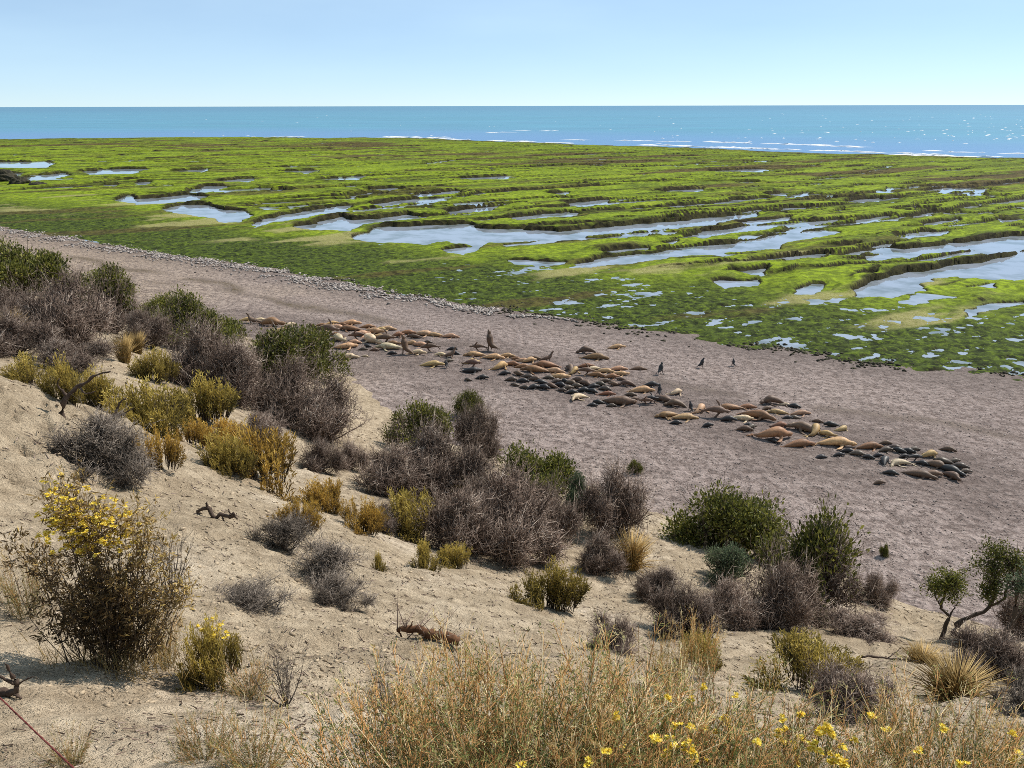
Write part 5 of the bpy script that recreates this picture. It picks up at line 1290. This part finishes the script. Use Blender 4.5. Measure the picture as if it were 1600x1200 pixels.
def small_flowering(px, py, w, h, label, seed, n):
    root, d = plant('goldgreen', seed % 3, px, py, w, h, label, 'bush', 'flowering_bush', back=.25)
    r = np.random.default_rng(seed); W = w * d / FPX / 2; H = h * d / FPX / .93
    for _ in range(n):
        a = r.uniform(0, 6.28); q = math.sqrt(r.uniform()) * .6
        flower(root, (root.location[0] + math.cos(a) * q * W, root.location[1] + math.sin(a) * q * W, root.location[2] + H * r.uniform(.8, 1.08)), .95, r, False)
small_flowering(340, 1072, 92, 96, 'small dark bush with pale yellow tips right of the tall flowering bush', 711, 14)

# tall rusty herbs along the bottom edge
def herb(seed, n=62, hgt=.95, lean=.22):
    r = np.random.default_rng(seed); mb = MB(); ml = MB()
    for i in range(n):
        az = r.uniform(0, 6.283); b = np.array([math.cos(az), math.sin(az), 0]) * r.uniform(0, .26)
        H = hgt * (.40 + .60 * r.uniform() ** 1.7); t = b + np.array([math.cos(az) * lean * r.uniform(.2, 1.3), math.sin(az) * lean * r.uniform(.2, 1.3), H]) + r.normal(size=3) * .04
        m = (b + t) / 2 + r.normal(size=3) * .035
        c = catmull([b, m, t], 7); rr = np.linspace(.0036, .0018, 7)
        tone = np.clip(r.normal(.55, .22), 0, 1)
        add_prisms(mb, c[:-1], c[1:], rr[:-1], rr[1:], np.clip(np.linspace(.25, .75, 6) + (tone - .5) * .6, 0, 1) if r.uniform() > .28 else np.full(6, 1.0))
        k = int(r.integers(12, 22)); f = r.uniform(.25, .98, k); q = np.stack([np.interp(f * 6, np.arange(7), c[:, j]) for j in range(3)], 1)
        dn = unit(t - b) * .9 + r.normal(size=(k, 3)) * .38; e = q + dn * r.uniform(.03, .15, (k, 1))
        add_spikes(mb, q, e, .0019, np.clip(.35 + .5 * f + (tone - .5) * .4, 0, 1))
        # narrow leaves: green low down, dry and rusty at the top
        per = 4
        A = np.repeat(q, per, 0); E = np.repeat(e, per, 0); g = r.uniform(.1, 1, len(A))[:, None]
        P = A * (1 - g) + E * g; dd = (E - A) / (np.linalg.norm(E - A, axis=1, keepdims=True) + 1e-9) + r.normal(size=P.shape) * .5
        fz = P[:, 2] / hgt
        add_leaves(ml, P, dd, .027 * r.uniform(.6, 1.5, len(P)), .0050, np.clip(fz * .85 - .06 + (tone - .5) * .5 + r.normal(0, .14, len(P)), 0, 1), r)
        # leaves on the stem itself
        f = r.uniform(.05, .7, 22); P = np.stack([np.interp(f * 6, np.arange(7), c[:, j]) for j in range(3)], 1)
        add_leaves(ml, P, unit(t - b) + r.normal(size=P.shape) * .6, .036, .0062, np.clip(f * .75 - .1 + r.normal(0, .12, len(P)) + (tone - .5) * .3, 0, 1), r)
    a, b = mb.mesh('herb_stems'), ml.mesh('herb_leaves'); a.materials.append(M['rust']); b.materials.append(M['herbgreen' if seed in (803, 801) else 'herb'])
    return a, b
HERB = [herb(800), herb(801, 60, .95, .3), herb(802, 46, 1.0, .18), herb(803, 80, .7, .36)]
HERBS = [(590, 1265, 190, 3), (640, 1215, 230, 0), (715, 1235, 265, 2), (790, 1205, 250, 0), (850, 1250, 270, 1), (905, 1190, 210, 2), (960, 1240, 240, 1), (1015, 1180, 200, 0), (1050, 1250, 190, 3), (1120, 1215, 170, 1),
         (1170, 1275, 160, 3), (1230, 1225, 130, 3), (1300, 1270, 130, 3), (1370, 1230, 120, 1), (1410, 1180, 130, 2), (1460, 1255, 140, 3), (1530, 1220, 140, 1), (1590, 1250, 150, 2), (1650, 1240, 160, 0), (870, 1300, 220, 3), (690, 1300, 200, 3), (1020, 1310, 170, 3), (1380, 1310, 120, 3), (1520, 1310, 110, 3), (780, 1290, 240, 1), (1220, 1310, 120, 3), (940, 1290, 200, 2)]
hr_ = np.random.default_rng(55)
HROOTS = []
vis = sorted(HERBS, key=lambda e: e[0])
for i, (px, py, h, v) in enumerate(vis):
    p, d = hit(px, py)
    sc = h * d / FPX / (1.0, .95, 1.0, .7)[v] * 1.0
    if px > 1080: sc *= 1.12
    sc = max(sc, .35)
    row = 'rusty herb clump'
    lab = f"{(ORD + ['twenty-sixth', 'twenty-seventh', 'twenty-eighth', 'twenty-ninth'])[i]} from left of the dry rusty herb clumps along the bottom edge"
    root = empty('rusty_herb', (p[0], p[1], p[2] - .03), lab, 'herb', 'dry rusty herbs along the bottom edge', hr_.uniform(0, 6.28), (sc * 1.15, sc * 1.15, sc))
    obj('stems', HERB[v][0], None, root); obj('leaves', HERB[v][1], None, root)
    HROOTS.append((root, px, py, d))
for px, py in [(1045, 1093), (1080, 1095), (1100, 1076), (1055, 1135), (1080, 1138), (1075, 1165), (1100, 1138), (925, 1140), (1215, 1145), (1225, 1165), (1250, 1118), (1250, 1155), (1295, 1140), (1300, 1150), (1245, 1180), (1310, 1190), (1315, 1168), (975, 1172), (1085, 1190), (1105, 1190), (960, 1190), (920, 1195), (815, 1195), (1150, 1090), (1500, 1195), (1585, 1190), (1130, 1125), (1228, 1140), (1220, 1155), (1318, 1192), (1300, 1195), (1030, 1118), (1590, 1180)] + [(int(hr_.normal(1250, 130)), int(hr_.uniform(1120, 1198))) for _ in range(26)] + [(int(hr_.uniform(880, 1110)), int(hr_.uniform(1120, 1198))) for _ in range(10)]:
    root, hx, hy, d = min(HROOTS, key=lambda e: abs(e[1] - px) + .3 * abs(e[2] - (py + 90)))
    dd = d * .93
    flower(root, at_depth(px, py, dd), 1.15 if py > 1110 else 0.95, hr_)
# thin wispy herbs on the sand in front of the left bush and elsewhere
for i, (px, py, h, v, lab) in enumerate([(40, 950, 130, 2, 'wispy rusty herb at the left edge beside the tall flowering bush'), (110, 1190, 60, 3, 'thin sparse herb at the bottom left above the red cord end'), (320, 1190, 90, 3, 'thin dry herb on the sand at bottom below the small dark bush'), (400, 1210, 110, 3, 'thin dry herb just left of the rusty clumps'), (255, 1040, 120, 2, 'rusty herb at the right foot of the tall flowering bush'), (390, 1080, 70, 3, 'little rusty herb between the small dark bush and the bare twigs'), (1090, 1060, 120, 2, 'rusty plume standing before the small olive yellow shrub'), (1040, 1080, 130, 2, 'broad rusty plume below the low purple grey shrub')]):
    p, d = hit(px, py); sc = h * d / FPX / (1.0, .95, 1.0, .7)[v]
    root = empty('rusty_herb', (p[0], p[1], p[2] - .02), lab, 'herb', None, hr_.uniform(0, 6.28), (sc * .8, sc * .8, sc))
    obj('stems', HERB[v][0], None, root); obj('leaves', HERB[v][1], None, root)

# the taut red cord at the bottom left corner
A = at_depth(-60, 1030, 4.9); B = at_depth(125, 1206, 3.45); Dv = B - A
mb = MB(); n = 60
tt = np.linspace(-.6, 1.8, n); cpts = A + Dv * tt[:, None]; cpts[:, 2] -= .02 * (1 - ((tt - .6) / 1.2) ** 2)
for k in range(3):                                   # three twisted strands
    ph = tt * 90 + k * 2.094; _, u, w = frames(np.repeat(Dv[None], n, 0))
    loft(mb, cpts + (np.cos(ph)[:, None] * u + np.sin(ph)[:, None] * w) * .0022, np.full((n, 2), .0032), 6)
obj('red_cord', mb.mesh('red_cord', True), M['rope'], label='taut dark red cord crossing the bottom left corner', category='rope')
